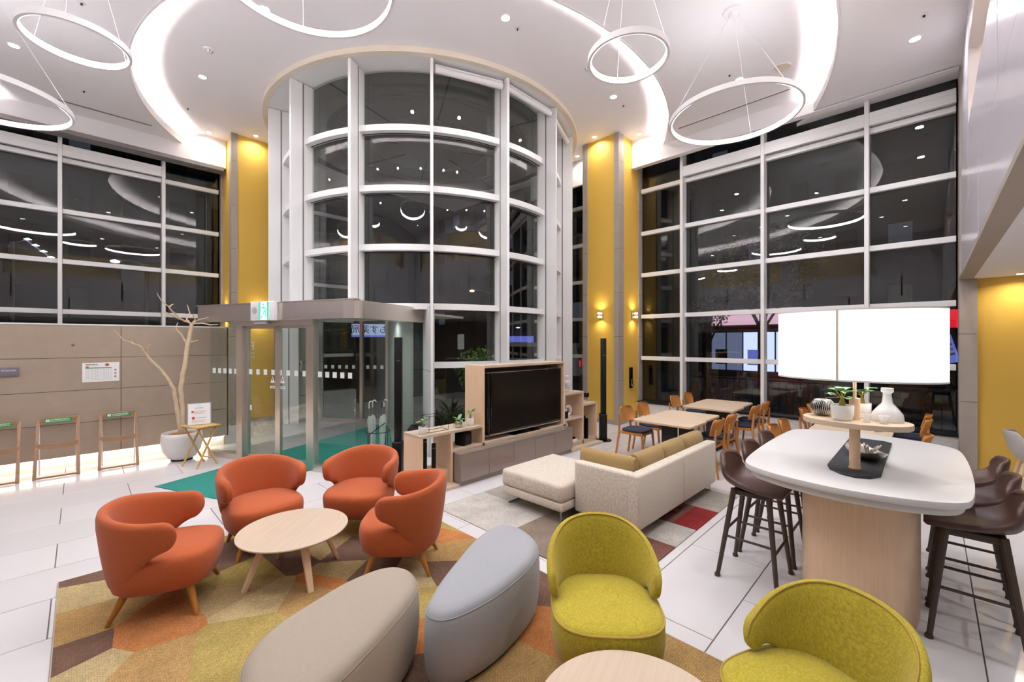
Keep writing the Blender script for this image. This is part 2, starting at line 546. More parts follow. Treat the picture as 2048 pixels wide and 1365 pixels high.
w2 = window_wall('window_2', PR, 'tall right curtain wall of dark night glass behind the dining tables', [0.748, 2.276, 3.83], (-0.31, 4.86), 0.46, boxed=(0, 1, 2))
w3 = window_wall('window_3', PR, 'narrow dark glazing between the glass drum and the right yellow pillar', [6.9], (5.8, 8.2), 0.46)
w4 = window_wall('window_4', PL, 'narrow dark glazing between the glass drum and the left yellow pillar', [4.3], (3.2, 5.6), 0.46)
MB().box(9.1, 9.42, -0.31, 4.86, 0.42, 0.46).build('window_sill', 'dark_metal', w2)
lw = struct(MB().box(9.12, 9.42, -0.31, 4.86, 0, 0.42).build('wall_right_low', 'concrete'), 'pale concrete sill wall under the right windows')
struct(MB().box(9.12, 9.42, 5.8, 8.2, 0, 0.46).build('wall_right_corner', 'concrete'))
struct(MB().box(3.2, 5.6, 11.82, 12.1, 0, 0.46).build('wall_left_corner', 'concrete'))

# ------------------------------------------------------------------ glass drum
drum = struct(MB().arc((CX, CY), 2.86, 3.2, 229, 330, 0.0, 0.40, 40).build('window_5', 'concrete'), 'curved glass drum of white fins and transoms round the entrance')
MB().arc((CX, CY), 2.84, 3.22, 229, 330, 0.40, 0.44, 40).build('curb_cap', 'dark_metal', drum)
dcl = struct(MB().lathe([(0.0, 0.0), (2.9, 0.0), (2.9, 0.05), (0.0, 0.05)], 64, (CX, CY, 6.40)).build('ceiling_drum', 'drum_ceiling'), 'grey ceiling inside the glass drum with curved tracks')
for r_ in (2.25, 2.12, 1.35):
    MB().arc((CX, CY), r_ - 0.03, r_, 0, 360, 6.37, 6.40, 64).build('curved_track', 'rail_grey', dcl)
for k in range(8):
    a_ = k * PI / 4 + 0.3
    MB().obox((CX + 1.8 * math.cos(a_), CY + 1.8 * math.sin(a_)), (math.cos(a_), math.sin(a_)), (-math.sin(a_), math.cos(a_)), 1.05, 0.012, 6.39, 6.401).build('seam', 'dark_metal', dcl, 0)
FINS = [235.8 + 22.9 * k for k in range(-4, 5)]
rim = MB().arc((CX, CY), 3.315, 3.41, 130, 340, 6.35, 6.445, 90).build('rim', 'cream_paint', drum)
MB().arc((CX, CY), 2.86, 3.315, 130, 340, 6.37, 6.42, 90).build('head_soffit', 'aluminium', drum)
for i, a in enumerate(FINS):
    ca, sa = math.cos(math.radians(a)), math.sin(math.radians(a))
    zb = 2.42 if 200 < a < 225 or 150 < a < 195 else 0.0
    f = MB().obox((CX + 3.1 * ca, CY + 3.1 * sa), (ca, sa), (-sa, ca), 0.21, 0.024, zb, 6.36).build('fin', 'aluminium', drum, 35, 0.003, 1)
    MB().obox((CX + 3.09 * ca, CY + 3.09 * sa), (ca, sa), (-sa, ca), 0.012, 0.027, zb, 6.35).build('fin_groove', 'rail_grey', f, 0)
for i in range(len(FINS) - 1):
    a0, a1 = FINS[i] + 0.45, FINS[i + 1] - 0.45
    low = a0 > 235
    for z in (ROWS[1:] if low else ROWS[2:]):
        MB().arc((CX, CY), 2.90, 3.06, a0, a1, z - 0.05, z + 0.05, 12).build('transom', 'aluminium', drum, 35)
        MB().arc((CX, CY), 2.94, 2.955, a0, a1, z - 0.058, z + 0.056, 12).build('gasket', 'dark_metal', drum, 35)
    lv = ([0.44] + ROWS[1:] if low else ROWS[2:]) + [6.35]
    for k in range(len(lv) - 1):
        MB().arc((CX, CY), 2.915, 2.927, a0, a1, lv[k], lv[k + 1], 16).build('pane', 'glass', drum, 35)
for (a0, a1) in ((236.8, 257.8), (259.7, 280.6), (282.6, 303.5)):
    p0 = Vector((CX + 3.2 * math.cos(math.radians(a0)), CY + 3.2 * math.sin(math.radians(a0)), 6.24))
    p1 = Vector((CX + 3.2 * math.cos(math.radians(a1)), CY + 3.2 * math.sin(math.radians(a1)), 6.24))
    lb = {236: 'white roller blind on the drum bay above the television', 259: 'white roller blind on the drum bay above the stepped shelf', 282: 'white roller blind on the drum bay beside the right pillar'}[int(a0)]
    t = thing('roller_blind', lb, 'roller blind', p0)
    MB().cyl((0, 0, 0), p1 - p0, 0.05, n=16).build('roll', 'white_paint', t)
    MB().cyl((0, 0, 0.075), p1 - p0 + Vector((0, 0, 0.075)), 0.018, n=8).build('rail', 'aluminium', t)
    q = (p1 - p0) * 0.995
    MB().cyl((q.x, q.y, 0), (q.x, q.y, -0.12), 0.006, n=6).build('bracket', 'aluminium', t)

# ------------------------------------------------------------------ yellow pillars with stone corner strips
def pillar(name, lab, x0, x1, y0, y1, strips):
    p = struct(MB().box(x0, x1, y0, y1, 0.1, 6.46).build(name, 'yellow_wallpaper'), lab)
    MB().box(x0 - 0.004, x1, y0 - 0.004, y1, 0, 0.1).build('skirting', 'stone_pier', p)
    zj = [0, 0.98, 1.95, 2.92, 3.89, 4.86, 5.82, 6.46]
    for (a, b, c, d) in strips:
        MB().box(a + 0.006, b - 0.006, c + 0.006, d - 0.006, 0, 6.46).build('joint_core', 'wall_joint', p)
        for k in range(len(zj) - 1):
            MB().box(a, b, c, d, zj[k] + 0.003, zj[k + 1] - 0.003).build('stone_block', 'stone_pier', p, 0)
    return p
pillar('wall_pillar_right', 'yellow papered pillar with taupe stone corners beside the dining tables', 8.29, 9.4, 4.88, 5.8,
       [(8.27, 8.49, 4.86, 4.98), (8.27, 8.40, 5.67, 5.81), (9.17, 9.34, 4.85, 4.95)])
pillar('wall_pillar_left', 'yellow papered pillar with taupe stone corners behind the entrance doors', 2.36, 3.3, 10.96, 12.0,
       [(2.33, 2.45, 10.94, 11.12), (3.18, 3.31, 10.94, 11.07), (2.32, 2.42, 11.85, 12.0)])

# ------------------------------------------------------------------ stone partition on the left, floating on a lit recess
part = struct(MB().box(-4.2, 1.84, 8.875, 9.1, 0.18, 2.075).build('wall_left', 'wall_joint'), 'taupe stone panel partition under the left windows')
xs = [-3.757, -2.357, -0.957, 0.443, 1.843]
zs = [0.18, 0.656, 1.13, 1.605, 2.08]
for i in range(4):
    for k in range(4):
        MB().box(xs[i] + 0.003, xs[i + 1] - 0.003, 8.85, 8.88, zs[k] + 0.003, zs[k + 1] - 0.003).build('stone_panel', 'stone_panel', part, 0)
MB().box(1.82, 1.845, 8.85, 9.1, 0.18, 2.08).build('end_panel', 'stone_panel', part)
MB().box(-4.2, 1.85, 8.845, 9.12, 2.08, 2.10).build('cap', 'aluminium', part)
MB().box(-4.2, 1.80, 8.99, 9.02, 0, 0.18).build('recess_back', 'white_paint', part)
MB().box(-4.2, 1.80, 8.93, 8.97, 0.165, 0.178).build('light_strip', 'toe_glow', part, 0)
struct(MB().box(-4.2, 2.3, 11.85, 12.15, 0, 2.0).build('wall_left_back', 'concrete'))

# ------------------------------------------------------------------ mezzanine fronts with slots and lit openings
def mezzanine(name, lab, P, u0, u1, slots_hi, slots_lo, opening):
    o = struct(MB().box(*P(u0, u1, -0.2, -0.06, 2.80, 4.35)).build(name, 'slot_dark'), lab)
    def band(z0, z1, cuts, nm):
        e = [u0] + sorted(c for c in cuts if u0 < c < u1) + [u1]
        for i in range(len(e) - 1):
            a = e[i] + (0.025 if i else 0); b = e[i + 1] - (0.025 if i < len(e) - 2 else 0)
            MB().box(*P(a, b, -0.055, 0.0, z0 + 0.003, z1 - 0.003)).build('front_panel', 'mezzanine_panel', o, 0)
    band(2.78, 3.55, slots_lo, 'low')
    band(3.55, 4.40, slots_hi, 'high')
    MB().box(*P(u0, u1, -0.12, 0.0, 5.30, 5.84)).build('head_panel', 'mezzanine_panel', o, 0)
    e = [u0] + opening + [u1]
    for i in range(0, len(e), 2):
        MB().box(*P(e[i], e[i + 1], -0.12, 0.0, 4.40, 5.30)).build('front_panel', 'mezzanine_panel', o, 0)
    MB().box(*P(u0, u1, -0.95, -0.9, 4.3, 5.9)).build('corridor_wall', 'cream_paint', o, 0)
    MB().box(*P(u0, u1, -0.95, -0.05, 4.3, 4.36)).build('corridor_floor', 'cream_paint', o, 0)
    MB().box(*P(u0, u1, -0.95, -0.12, 5.6, 5.66)).build('corridor_ceiling', 'cream_paint', o, 0)
    for i in range(1, len(e) - 1, 2):
        MB().box(*P(e[i] + 0.2, e[i + 1] - 0.2, -0.4, -0.34, 5.58, 5.595)).build('light_strip', 'mezzanine_glow', o, 0)
    MB().box(*P(u0, u1, -0.12, 0.02, 2.735, 2.78)).build('edge_trim', 'stone_pier', o)
    return o
PMR = lambda u0, u1, w0, w1, z0, z1: (u0, u1, -0.32 + w0, -0.32 + w1, z0, z1)
PML = lambda u0, u1, w0, w1, z0, z1: (-2.92 + w0, -2.92 + w1, u0, u1, z0, z1)
mezzanine('wall_mezzanine_right', 'glossy white mezzanine front with thin dark slots and a lit opening', PMR, -2.92, 8.95, [7.35, 4.3, 1.25, -1.8], [5.8, 2.75, -0.3], [-2.0, 1.2, 1.9, 7.33])
mezzanine('wall_mezzanine_left', 'glossy white mezzanine front behind the viewer', PML, -0.32, 12.0, [9.9, 6.85, 3.8, 0.75], [8.4, 5.3, 2.3], [1.5, 4.0, 4.6, 9.0])
struct(MB().box(8.92, 9.4, -0.47, -0.312, 0, 5.9).build('wall_pier_right', 'wall_joint'), 'taupe stone pier at the right end of the windows')
pier = bpy.data.objects['wall_pier_right']
for k, (a, b) in enumerate(zip([0, 0.98, 1.95, 2.74], [0.98, 1.95, 2.74, 5.9])):
    MB().box(8.90, 9.35, -0.48, -0.30, a + 0.003, b - 0.003).build('stone_block', 'stone_pier', pier, 0)
struct(MB().box(8.98, 9.2, -6, -0.47, 0, 2.8).build('wall_right', 'yellow_wallpaper'), 'yellow papered wall under the mezzanine')
struct(MB().box(-7, 9.1, -6, -0.34, 2.74, 2.80).build('ceiling_soffit', 'white_paint'), 'low white soffit under the mezzanine')
struct(MB().box(-7, -2.94, -0.34, 12.1, 2.74, 2.80).build('ceiling_soffit_left', 'white_paint'))
struct(MB().box(-7, 9.2, -6.2, -6.0, 0, 2.8).build('wall_back', 'stone_panel'))
struct(MB().box(-7.2, -7.0, -6.2, 12.1, 0, 2.8).build('wall_side', 'stone_panel'))
struct(MB().box(-7, -2.9, 12.0, 12.2, 0, 6.4).build('wall_left_end', 'stone_panel'))

# ------------------------------------------------------------------ entrance vestibule of glass and brushed steel
OV = Vector((2.645, 5.59)); E1 = Vector((-0.39, 0.921)); E2 = Vector((0.921, 0.39))
def vq(s, r): return OV + E1 * s + E2 * r
ves = thing('entrance_vestibule', 'glass entrance vestibule with brushed steel header and sliding doors', 'entrance', (OV.x, OV.y, 0), math.atan2(E1.y, E1.x))
# local axes: +x runs along the front to the left, -y runs into the drum
def vb(x0, x1, r0, r1, z0, z1): return MB().box(x0, x1, -r1, -r0, z0, z1)
hd = vb(0.12, 3.13, -0.10, 0.10, 2.16, 2.41).build('header', 'steel', ves, 35, 0.004, 1)
MB().prism([(0.12, 0.10), (-0.02, 0.06), (-0.06, 0.0), (-0.05, -0.08), (0.12, -0.1)], 2.16, 2.41).build('header_corner', 'steel', ves)
vb(-0.06, 0.10, 0.06, 1.68, 2.16, 2.41).build('header_side', 'steel', ves, 35, 0.004, 1)
vb(-0.07, 3.15, -0.115, 0.0, 2.41, 2.425).build('header_cap', 'steel', ves)
vb(0.72, 2.30, -0.06, 0.06, 2.08, 2.16).build('door_track', 'steel', ves)
vb(-0.05, 3.10, 0.10, 3.0, 2.30, 2.34).build('vestibule_roof', 'white_paint', ves)
for x0, x1, nm in ((0.72, 0.86, 'post'), (2.17, 2.30, 'post')):
    vb(x0, x1, -0.05, 0.05, 0, 2.16).build(nm, 'steel', ves, 35, 0.003, 1)
for x0, x1 in ((0.0, 0.72), (2.30, 2.96)):
    vb(x0, x1, -0.008, 0.008, 0.09, 2.16).build('fixed_pane', 'door_glass', ves, 0)
    vb(x0, x1, -0.05, 0.05, 0, 0.09).build('bottom_rail', 'steel', ves)
for x0, x1 in ((0.86, 1.485), (1.485, 2.17)):
    lf = vb(x0, x1, 0.025, 0.035, 0.08, 2.10).build('door_leaf', 'door_glass', ves, 0)
    for a, b in ((x0, x0 + 0.05), (x1 - 0.05, x1)):
        vb(a, b, 0.005, 0.055, 0.01, 2.10).build('stile', 'steel', lf)
    vb(x0, x1, 0.005, 0.055, 0.01, 0.10).build('bottom_rail', 'steel', lf)
    vb(x0, x1, 0.005, 0.055, 2.04, 2.10).build('top_rail', 'steel', lf)
for r0, r1 in ((0.0, 0.75), (0.75, 1.69)):
    vb(-0.008, 0.008, r0, r1, 0.0, 2.16).build('side_pane', 'door_glass', ves, 0)
sq = [0.06 + 0.135 * k for k in range(5)] + [0.93 + 0.16 * k for k in range(4)] + [1.56 + 0.16 * k for k in range(4)] + [2.33 + 0.125 * k for k in range(5)]
for x in sq:
    yy = -0.0245 if 0.86 < x < 2.17 else 0.0085
    MB().box(x, x + 0.07, yy, yy + 0.003, 1.335, 1.415).build('frosted_square', 'frosted_dot', ves, 0)
for x in (1.40, 1.60):                                # warning stickers on the two leaves
    MB().add([(x - 0.045, -0.02, 1.22), (x + 0.045, -0.02, 1.22), (x, -0.02, 1.32), (x - 0.045, -0.022, 1.22), (x + 0.045, -0.022, 1.22), (x, -0.022, 1.32)],
             [(0, 1, 2), (5, 4, 3), (0, 3, 4, 1), (1, 4, 5, 2), (2, 5, 3, 0)]).build('warning_sticker', 'white_print', ves, 0)
    MB().box(x - 0.008, x + 0.008, -0.019, -0.018, 1.25, 1.295).build('sticker_mark', 'red_print', ves, 0)
    MB().box(x - 0.05, x + 0.05, -0.02, -0.018, 1.135, 1.17).build('arrow_sticker', 'white_print', ves, 0)
    MB().box(x - 0.035, x + 0.03, -0.0175, -0.017, 1.147, 1.157).build('sticker_mark', 'blue_print', ves, 0)
vb(2.05, 2.09, 0.02, 0.024, 0.78, 0.86).build('notice_sticker', 'white_print', ves, 0)
sensor = vb(1.55, 1.80, -0.14, -0.08, 2.10, 2.148).build('door_sensor', 'grey_plastic', ves, 35, 0.01)

def wall_between(name, a, b, z0, z1, th, mat, parent=None, bev=0):
    a = Vector(a); b = Vector(b); d = (b - a); L = d.length; d.normalize(); n = Vector((-d.y, d.x))
    c = (a + b) / 2
    return MB().obox(c, d, n, L / 2, th / 2, z0, z1).build(name, mat, parent, 35 if bev else 0, bev, 1)
fv = MB().prism([tuple(vq(*p)) for p in ((0.0, 0.06), (2.95, 0.06), (2.95, 4.4), (2.2, 4.4), (0.0, 1.5))], 0.0005, 0.0015).build('floor_vestibule', 'vestibule_floor', None, 0)
struct(fv, 'grey stone floor of the entrance passage')
vw = struct(wall_between('wall_vestibule', (3.30, 10.45), (3.95, 10.02), 0, 2.36, 0.1, 'vestibule_wall'), 'pale grey inner wall of the entrance passage')
wall_between('joint', (3.31, 10.39), (3.93, 9.98), 1.36, 1.37, 0.02, 'dark_metal', vw)
wall_between('joint', (3.31, 10.39), (3.93, 9.98), 0.60, 0.61, 0.02, 'dark_metal', vw)
# the pale cladding on the right side of the vestibule, three panels high
A = vq(0.0, 1.70); B = Vector((CX + 3.22 * math.cos(math.radians(235.8)), CY + 3.22 * math.sin(math.radians(235.8))))
cl = struct(wall_between('wall_cladding', A, B, 0, 2.42, 0.06, 'dark_metal'), 'pale metal cladding between the vestibule and the glass drum')
dv = (B - A); mid = A + dv * 0.5; nn = Vector((dv.y, -dv.x)).normalized() * 0.035
for k, (z0, z1) in enumerate(((0, 0.62), (0.62, 1.36), (1.36, 2.42))):
    for p, q in ((A, mid), (mid, B)):
        dd = (q - p).normalized() * 0.006
        wall_between('cladding_panel', p + dd + nn, q - dd + nn, z0 + 0.006, z1 - 0.006, 0.02, 'aluminium', cl)
        wall_between('cladding_panel', p + dd - nn, q - dd - nn, z0 + 0.006, z1 - 0.006, 0.02, 'aluminium', cl)
inner = struct(wall_between('wall_passage', vq(0.14, 1.5), (4.87, 8.6), 0, 2.30, 0.05, 'vestibule_wall'), 'pale panelled inner side of the entrance passage')
# outer glass screen of the passage
SA, SB = Vector((3.9, 10.03)), Vector((4.87, 8.73))
scr = struct(wall_between('window_6', SA, SB, 0.06, 2.6, 0.012, 'door_glass'), 'outer glass screen at the far end of the entrance passage')
for t0 in (0.0, 0.62, 1.0):
    p = SA + (SB - SA) * t0; d = (SB - SA).normalized()
    wall_between('screen_post', p - d * 0.035, p + d * 0.035, 0, 2.6, 0.08, 'steel', scr)
wall_between('screen_rail', SA, SB, 0, 0.09, 0.07, 'steel', scr)
for k in range(9):
    if k in (5,): continue
    p = SA + (SB - SA) * (0.06 + 0.105 * k); d = (SB - SA).normalized(); n = Vector((-d.y, d.x)) * -0.012
    wall_between('frosted_square', p + n, p + n + d * 0.07, 1.22, 1.30, 0.003, 'frosted_dot', scr)
# ------------------------------------------------------------------ ceiling fixtures
def area(name, parent, loc, rot, size, watts, rgb=(0.985, 0.98, 1.0), spread=150):
    l = bpy.data.lights.new(name, 'AREA')
    l.shape = 'DISK'; l.size = size; l.energy = watts; l.color = rgb; l.spread = math.radians(spread)
    o = link(name, l, parent)
    o.location = loc; o.rotation_euler = rot
    return o
dl_trim = MB().lathe([(0.055, 0.0), (0.06, -0.006), (0.075, -0.006), (0.08, 0.0), (0.08, 0.01), (0.055, 0.01)], 24).mesh('trim_ring', 'white_paint')
dl_lens = MB().lathe([(0.0, -0.003), (0.057, -0.003), (0.057, 0.006), (0.0, 0.006)], 24).mesh('lens', 'downlight_glow', 0)
def downlight(x, y, z, lab, grp, w=LAMP_W, k=1.0, rgb=(0.985, 0.98, 1.0)):
    t = thing('downlight', lab, 'downlight', (x, y, z), 0, grp)
    t.scale = (k, k, 1)
    link('trim_ring', dl_trim, t); link('lens', dl_lens, t)
    area('lamp_beam', t, (0, 0, -0.012), (0, 0, 0), 0.11, w, rgb)
HI = 'round recessed downlight in the raised ceiling disc'
for x, y, lb in ((4.238, 4.297, 'above the television'), (1.493, 9.009, 'beside the smoke detector, towards the left pillar'), (7.032, 4.24, 'next to the right pillar'), (1.793, 6.55, 'behind the large ring lamp'), (2.81, 5.2, 'added unseen above the vestibule corner for fill')):
    downlight(x, y, Z0, HI + ' ' + lb, 'downlights of the raised ceiling disc')  # the one at the vestibule corner is an unseen added lamp
for x, y, lb in ((8.109, 5.375, 'small downlight washing the wide yellow face of the right pillar'), (8.70, 4.60, 'small downlight washing the narrow yellow face of the right pillar'), (8.66, 6.241, 'small downlight between the right pillar and the drum'),
              (1.993, 11.30, 'small downlight washing the narrow yellow face of the left pillar'), (2.762, 10.746, 'small downlight washing the wide yellow face of the left pillar')):
    downlight(x, y, Z0, lb, None, LAMP_W * 0.4, 0.75, (1.0, 0.93, 0.82))
downlight(7.563, 2.221, Z1, 'recessed downlight over the dining tables in the middle ceiling ring', None)
downlight(-0.669, 9.451, Z1, 'recessed downlight over the luggage racks in the middle ceiling ring', None)
for a in (205, 217, 230, 243, 251):
    downlight(CX + 6.41 * math.cos(math.radians(a)), CY + 6.41 * math.sin(math.radians(a)), Z1, 'unseen fill downlight in the middle ceiling ring over the lounge', 'unseen fill downlights over the lounge')  # lamps added off camera to fill the lounge with light
downlight(7.692, 0.14, Z2, 'recessed downlight in the lowest ceiling near the mezzanine front', None)
for x, y in ((5.9, 0.14), (4.1, 0.14), (2.3, 0.5), (0.6, 1.1), (-1.3, 3.0), (-1.6, 5.0), (-2.0, 7.2), (-1.4, 0.6)):
    downlight(x, y, Z2, 'unseen fill downlight in the lowest ceiling behind the seating', 'unseen fill downlights of the lowest ceiling')  # out of view, added as general fill light
downlight(8.70, -0.86, 2.74, 'downlight in the soffit lighting the yellow wall', None, LAMP_W * 0.35, 0.8, (1.0, 0.88, 0.7))
for x, y in ((6.4, -1.4), (4.0, -1.6), (1.5, -2.0), (-1.5, -2.0), (-5, 1.5), (-5, 5), (4.0, -4), (0, -4)):
    downlight(x, y, 2.74, 'unseen fill downlight in the soffit behind the high table', 'unseen fill soffit downlights', LAMP_W * 0.5, 0.8)  # unseen lamps added to light the space under the mezzanine

for s_, r_, lb in ((0.7, 0.9, 'vestibule downlight above the umbrella stand'), (2.2, 0.9, 'vestibule downlight above the left door leaf'), (1.3, 2.2, 'vestibule downlight above the inner mat')):
    p_ = vq(s_, r_)
    downlight(p_.x, p_.y, 2.30, lb, None, 4.0, 0.8)

def ring_lamp(c, z, r, ceil, lab):
    t = thing('ring_pendant', lab, 'pendant lamp', (c[0], c[1], z))
    n = 96; h = 0.062; th = 0.026
    MB().arc((0, 0), r, r + th, 0, 360, 0, h, n).build('ring_body', 'white_paint', t, 40)
    MB().arc((0, 0), r - 0.006, r - 0.0005, 0, 360, 0.004, h - 0.004, n).build('light_band', 'ring_glow', t, 40)
    MB().lathe([(0.0, ceil - z - 0.09), (0.05, ceil - z - 0.085), (0.06, ceil - z - 0.035), (0.12, ceil - z - 0.03), (0.125, ceil - z), (0.0, ceil - z)], 24).build('canopy', 'white_paint', t)
    for a in (20, 140, 260):
        a = math.radians(a + c[0] * 37)
        MB().cyl((r * 1.01 * math.cos(a), r * 1.01 * math.sin(a), h), (0.04 * math.cos(a), 0.04 * math.sin(a), ceil - z - 0.06), 0.0018, n=5).build('wire', 'white_paint', t)
ring_lamp((-0.02, 5.93), 4.74, 0.38, Z1, 'small white ring pendant lamp hanging before the left windows')
ring_lamp((-0.82, 7.90), 4.68, 0.75, Z1, 'large white ring pendant lamp hanging over the luggage racks')
ring_lamp((1.35, 3.88), 5.02, 0.75, Z0, 'large white ring pendant lamp hanging over the orange armchairs')
ring_lamp((3.96, 2.22), 4.74, 0.38, Z1, 'small white ring pendant lamp hanging over the sofa')
ring_lamp((5.94, 1.82), 4.74, 0.75, Z1, 'large white ring pendant lamp hanging over the dining tables')

for (x, y, z, lb) in ((1.424, 8.087, Z0, 'white smoke detector in the raised ceiling on the vestibule side'), (5.963, 4.081, Z0, 'white smoke detector in the raised ceiling on the dining side')):
    t = thing('smoke_detector', lb, 'smoke detector', (x, y, z))
    MB().lathe([(0.0, -0.055), (0.03, -0.055), (0.045, -0.04), (0.05, -0.02), (0.07, -0.015), (0.075, 0), (0, 0)], 20).build('dome', 'white_paint', t)
    for k in range(6):
        a = k * PI / 3
        MB().box(-0.006, 0.006, 0.038, 0.05, -0.045, -0.022).build('vent', 'rail_grey', t).rotation_euler = (0, 0, a)
for k, (x, y, z, lb) in enumerate(((4.504, 4.316, Z0, 'tiny ceiling sprinkler above the stepped shelf'), (7.422, 4.255, Z0, 'tiny ceiling sprinkler beside the right pillar'), (1.495, 10.432, Z0, 'tiny ceiling sprinkler beside the left pillar'),
                                   (0.049, 10.316, Z1, 'tiny ceiling sprinkler near the left air slot'), (0.014, 7.655, Z1, 'tiny ceiling sprinkler above the small left ring lamp'), (7.323, 2.298, Z1, 'tiny ceiling sprinkler above the large dining ring lamp'), (7.203, 0.052, Z2, 'tiny ceiling sprinkler near the mezzanine front'))):
    t = thing('sprinkler', lb, 'sprinkler', (x, y, z))
    MB().lathe([(0.045, 0), (0.045, -0.005), (0.02, -0.006), (0.0, -0.006)], 16).build('plate', 'white_paint', t)
    MB().lathe([(0.014, -0.005), (0.012, -0.025), (0.0, -0.028)], 12).build('nozzle', 'dark_metal', t)
t = thing('ceiling_speaker', 'round flush ceiling speaker near the outer cove', 'speaker', (7.697, 1.65, Z1))
MB().lathe([(0.12, 0.0), (0.12, -0.012), (0.105, -0.014), (0.1, -0.008), (0.0, -0.008)], 28).build('frame', 'cream_paint', t)
MB().lathe([(0.098, -0.008), (0.098, -0.011), (0.0, -0.012)], 28).build('grille', 'cream_paint', t)

def sconce(loc, nrm, lab):
    t = thing('wall_sconce', lab, 'wall lamp', loc, math.atan2(nrm[1], nrm[0]))
    MB().box(0.0, 0.02, -0.045, 0.045, -0.08, 0.08).build('backplate', 'chrome', t, 35, 0.004, 1)
    MB().lathe([(0.052, -0.085), (0.055, -0.085), (0.055, -0.01), (0.052, -0.01)], 20, (0.075, 0, 0)).build('glass_shade', 'clear_glass', t)
    MB().lathe([(0.052, 0.01), (0.055, 0.01), (0.055, 0.085), (0.052, 0.085)], 20, (0.075, 0, 0)).build('glass_shade', 'clear_glass', t)
    MB().lathe([(0.0, -0.012), (0.056, -0.012), (0.056, 0.012), (0.0, 0.012)], 20, (0.075, 0, 0)).build('band', 'chrome', t)
    for s_ in (-1, 1):
        MB().lathe([(0.0, 0), (0.035, 0), (0.035, 0.04), (0.0, 0.04)], 16, (0.075, 0, 0.02 if s_ > 0 else -0.06)).build('bulb', 'sconce_glow', t)
        area('lamp_beam', t, (0.07, 0, 0.092 * s_), (0 if s_ < 0 else PI, 0, 0), 0.06, 1.1, (1.0, 0.8, 0.48), 140)
sconce((8.27, 5.309, 2.433), (-1, 0), 'cylindrical up and down wall lamp on the wide face of the right pillar')
sconce((8.902, 4.86, 2.441), (0, -1), 'cylindrical up and down wall lamp on the narrow face of the right pillar')
sconce((2.86, 10.94, 2.433), (0, -1), 'cylindrical up and down wall lamp on the wide face of the left pillar')
sconce((2.34, 11.52, 2.441), (-1, 0), 'cylindrical up and down wall lamp on the narrow face of the left pillar')

# emergency exit sign on the header
EXS = OV + E1 * -0.155
t = thing('exit_sign', 'white box exit sign with a green running figure on the steel header', 'sign', (EXS.x, EXS.y, 0), math.atan2(E1.y, E1.x))
MB().box(1.50, 1.985, 0.10, 0.165, 2.15, 2.435).build('housing', 'white_paint', t, 35, 0.006)
pn = MB().box(1.60, 1.81, 0.165, 0.168, 2.165, 2.42).build('light_panel', 'exit_glow', t, 0)
for a, b in ((1.60, 1.64), (1.77, 1.81)):
    MB().box(a, b, 0.168, 0.1695, 2.165, 2.42).build('green_bar', 'exit_green', pn, 0)
mn = MB()
mn.lathe([(0.0, 0), (0.013, 0.0), (0.0, 0.001)], 10, (0, 0, 0))
hd_ = MB(); hd_.tube([(1.715, 0.168, 2.385), (1.715, 0.171, 2.385)], 0.015, 10)
fig = hd_
for pts in ([(1.705, 2.36), (1.69, 2.29)], [(1.70, 2.35), (1.735, 2.33), (1.75, 2.345)], [(1.70, 2.35), (1.665, 2.325), (1.66, 2.29), (1.675, 2.275)], [(1.69, 2.29), (1.665, 2.265), (1.67, 2.22), (1.655, 2.215)], [(1.692, 2.29), (1.705, 2.25), (1.735, 2.225), (1.745, 2.19)]):
    fig.tube([(x, 0.170, z) for x, z in pts], 0.0065, 6)
fig.build('running_figure', 'exit_green', pn)
MB().tube([(1.90, 0.164, 2.30), (1.90, 0.168, 2.30)], 0.05, 24).build('speaker_grille', 'grey_plastic', t)

# wall details
def glyph_row(x0, x1, z, h, y):                       # a row of print too small to read
    mb = MB(); x = x0
    while x < x1 - h * 0.6:
        w = h * random.uniform(0.55, 0.9); e = h * 0.16
        mb.box(x, x + e, y - 0.0005, y, z - h / 2, z + h / 2)
        mb.box(x, x + w, y - 0.0005, y, z + h * random.uniform(-0.3, 0.3), z + h * 0.45)
        mb.box(x + w - e, x + w, y - 0.0005, y, z - h / 2, z + h * 0.2)
        x += h * 1.05
    return mb
t = thing('storage_sign', 'grey plaque with white STORAGE lettering on the stone partition', 'sign', (-0.98, 8.85, 1.43))
MB().box(-0.40, 0.398, -0.02, 0, -0.058, 0.062).build('plate', 'sign_grey', t, 35, 0.003)
text('lettering', 'LUGGAGE STORAGE', 0.029, 'white_print', t, (0.372, -0.021, 0.02), (PI / 2, 0, 0), align='RIGHT')
t = thing('notice_sheet', 'white printed notice with a red oval and a table on the stone partition', 'notice', (0.2235, 8.85, 1.385))
MB().box(-0.2, 0.2, -0.003, 0, -0.142, 0.142).build('paper', 'white_print', t, 0)
pr = MB()
for k in range(9):
    pr.box(-0.165, 0.115, -0.0042, -0.003, 0.05 - 0.02 * k - 0.0012, 0.05 - 0.02 * k)
for x in (-0.165, -0.14, -0.095, -0.06, -0.04, 0.03, 0.055, 0.08, 0.115):
    pr.box(x, x + 0.0012, -0.0042, -0.003, -0.115, 0.05)
pr.build('table_lines', 'grey_print', t, 0)
MB().box(-0.165, 0.115, -0.0045, -0.003, 0.058, 0.07).build('green_line', 'green_print', t, 0)
MB().box(-0.165, -0.132, -0.0045, -0.003, 0.072, 0.088).build('red_tag', 'red_print', t, 0)
MB().tube([(0.065, -0.003, 0.108), (0.065, -0.0045, 0.108)], 0.022, 20).build('red_oval', 'red_print', t).scale = (1, 1, 1)
glyph_row(-0.165, -0.035, 0.115, 0.016, -0.0042).build('heading', 'black_print', t, 0)
glyph_row(-0.165, -0.02, 0.098, 0.006, -0.0042).build('small_print', 'red_print', t, 0)
glyph_row(0.14, 0.18, 0.115, 0.006, -0.0042).build('small_print', 'grey_print', t, 0)
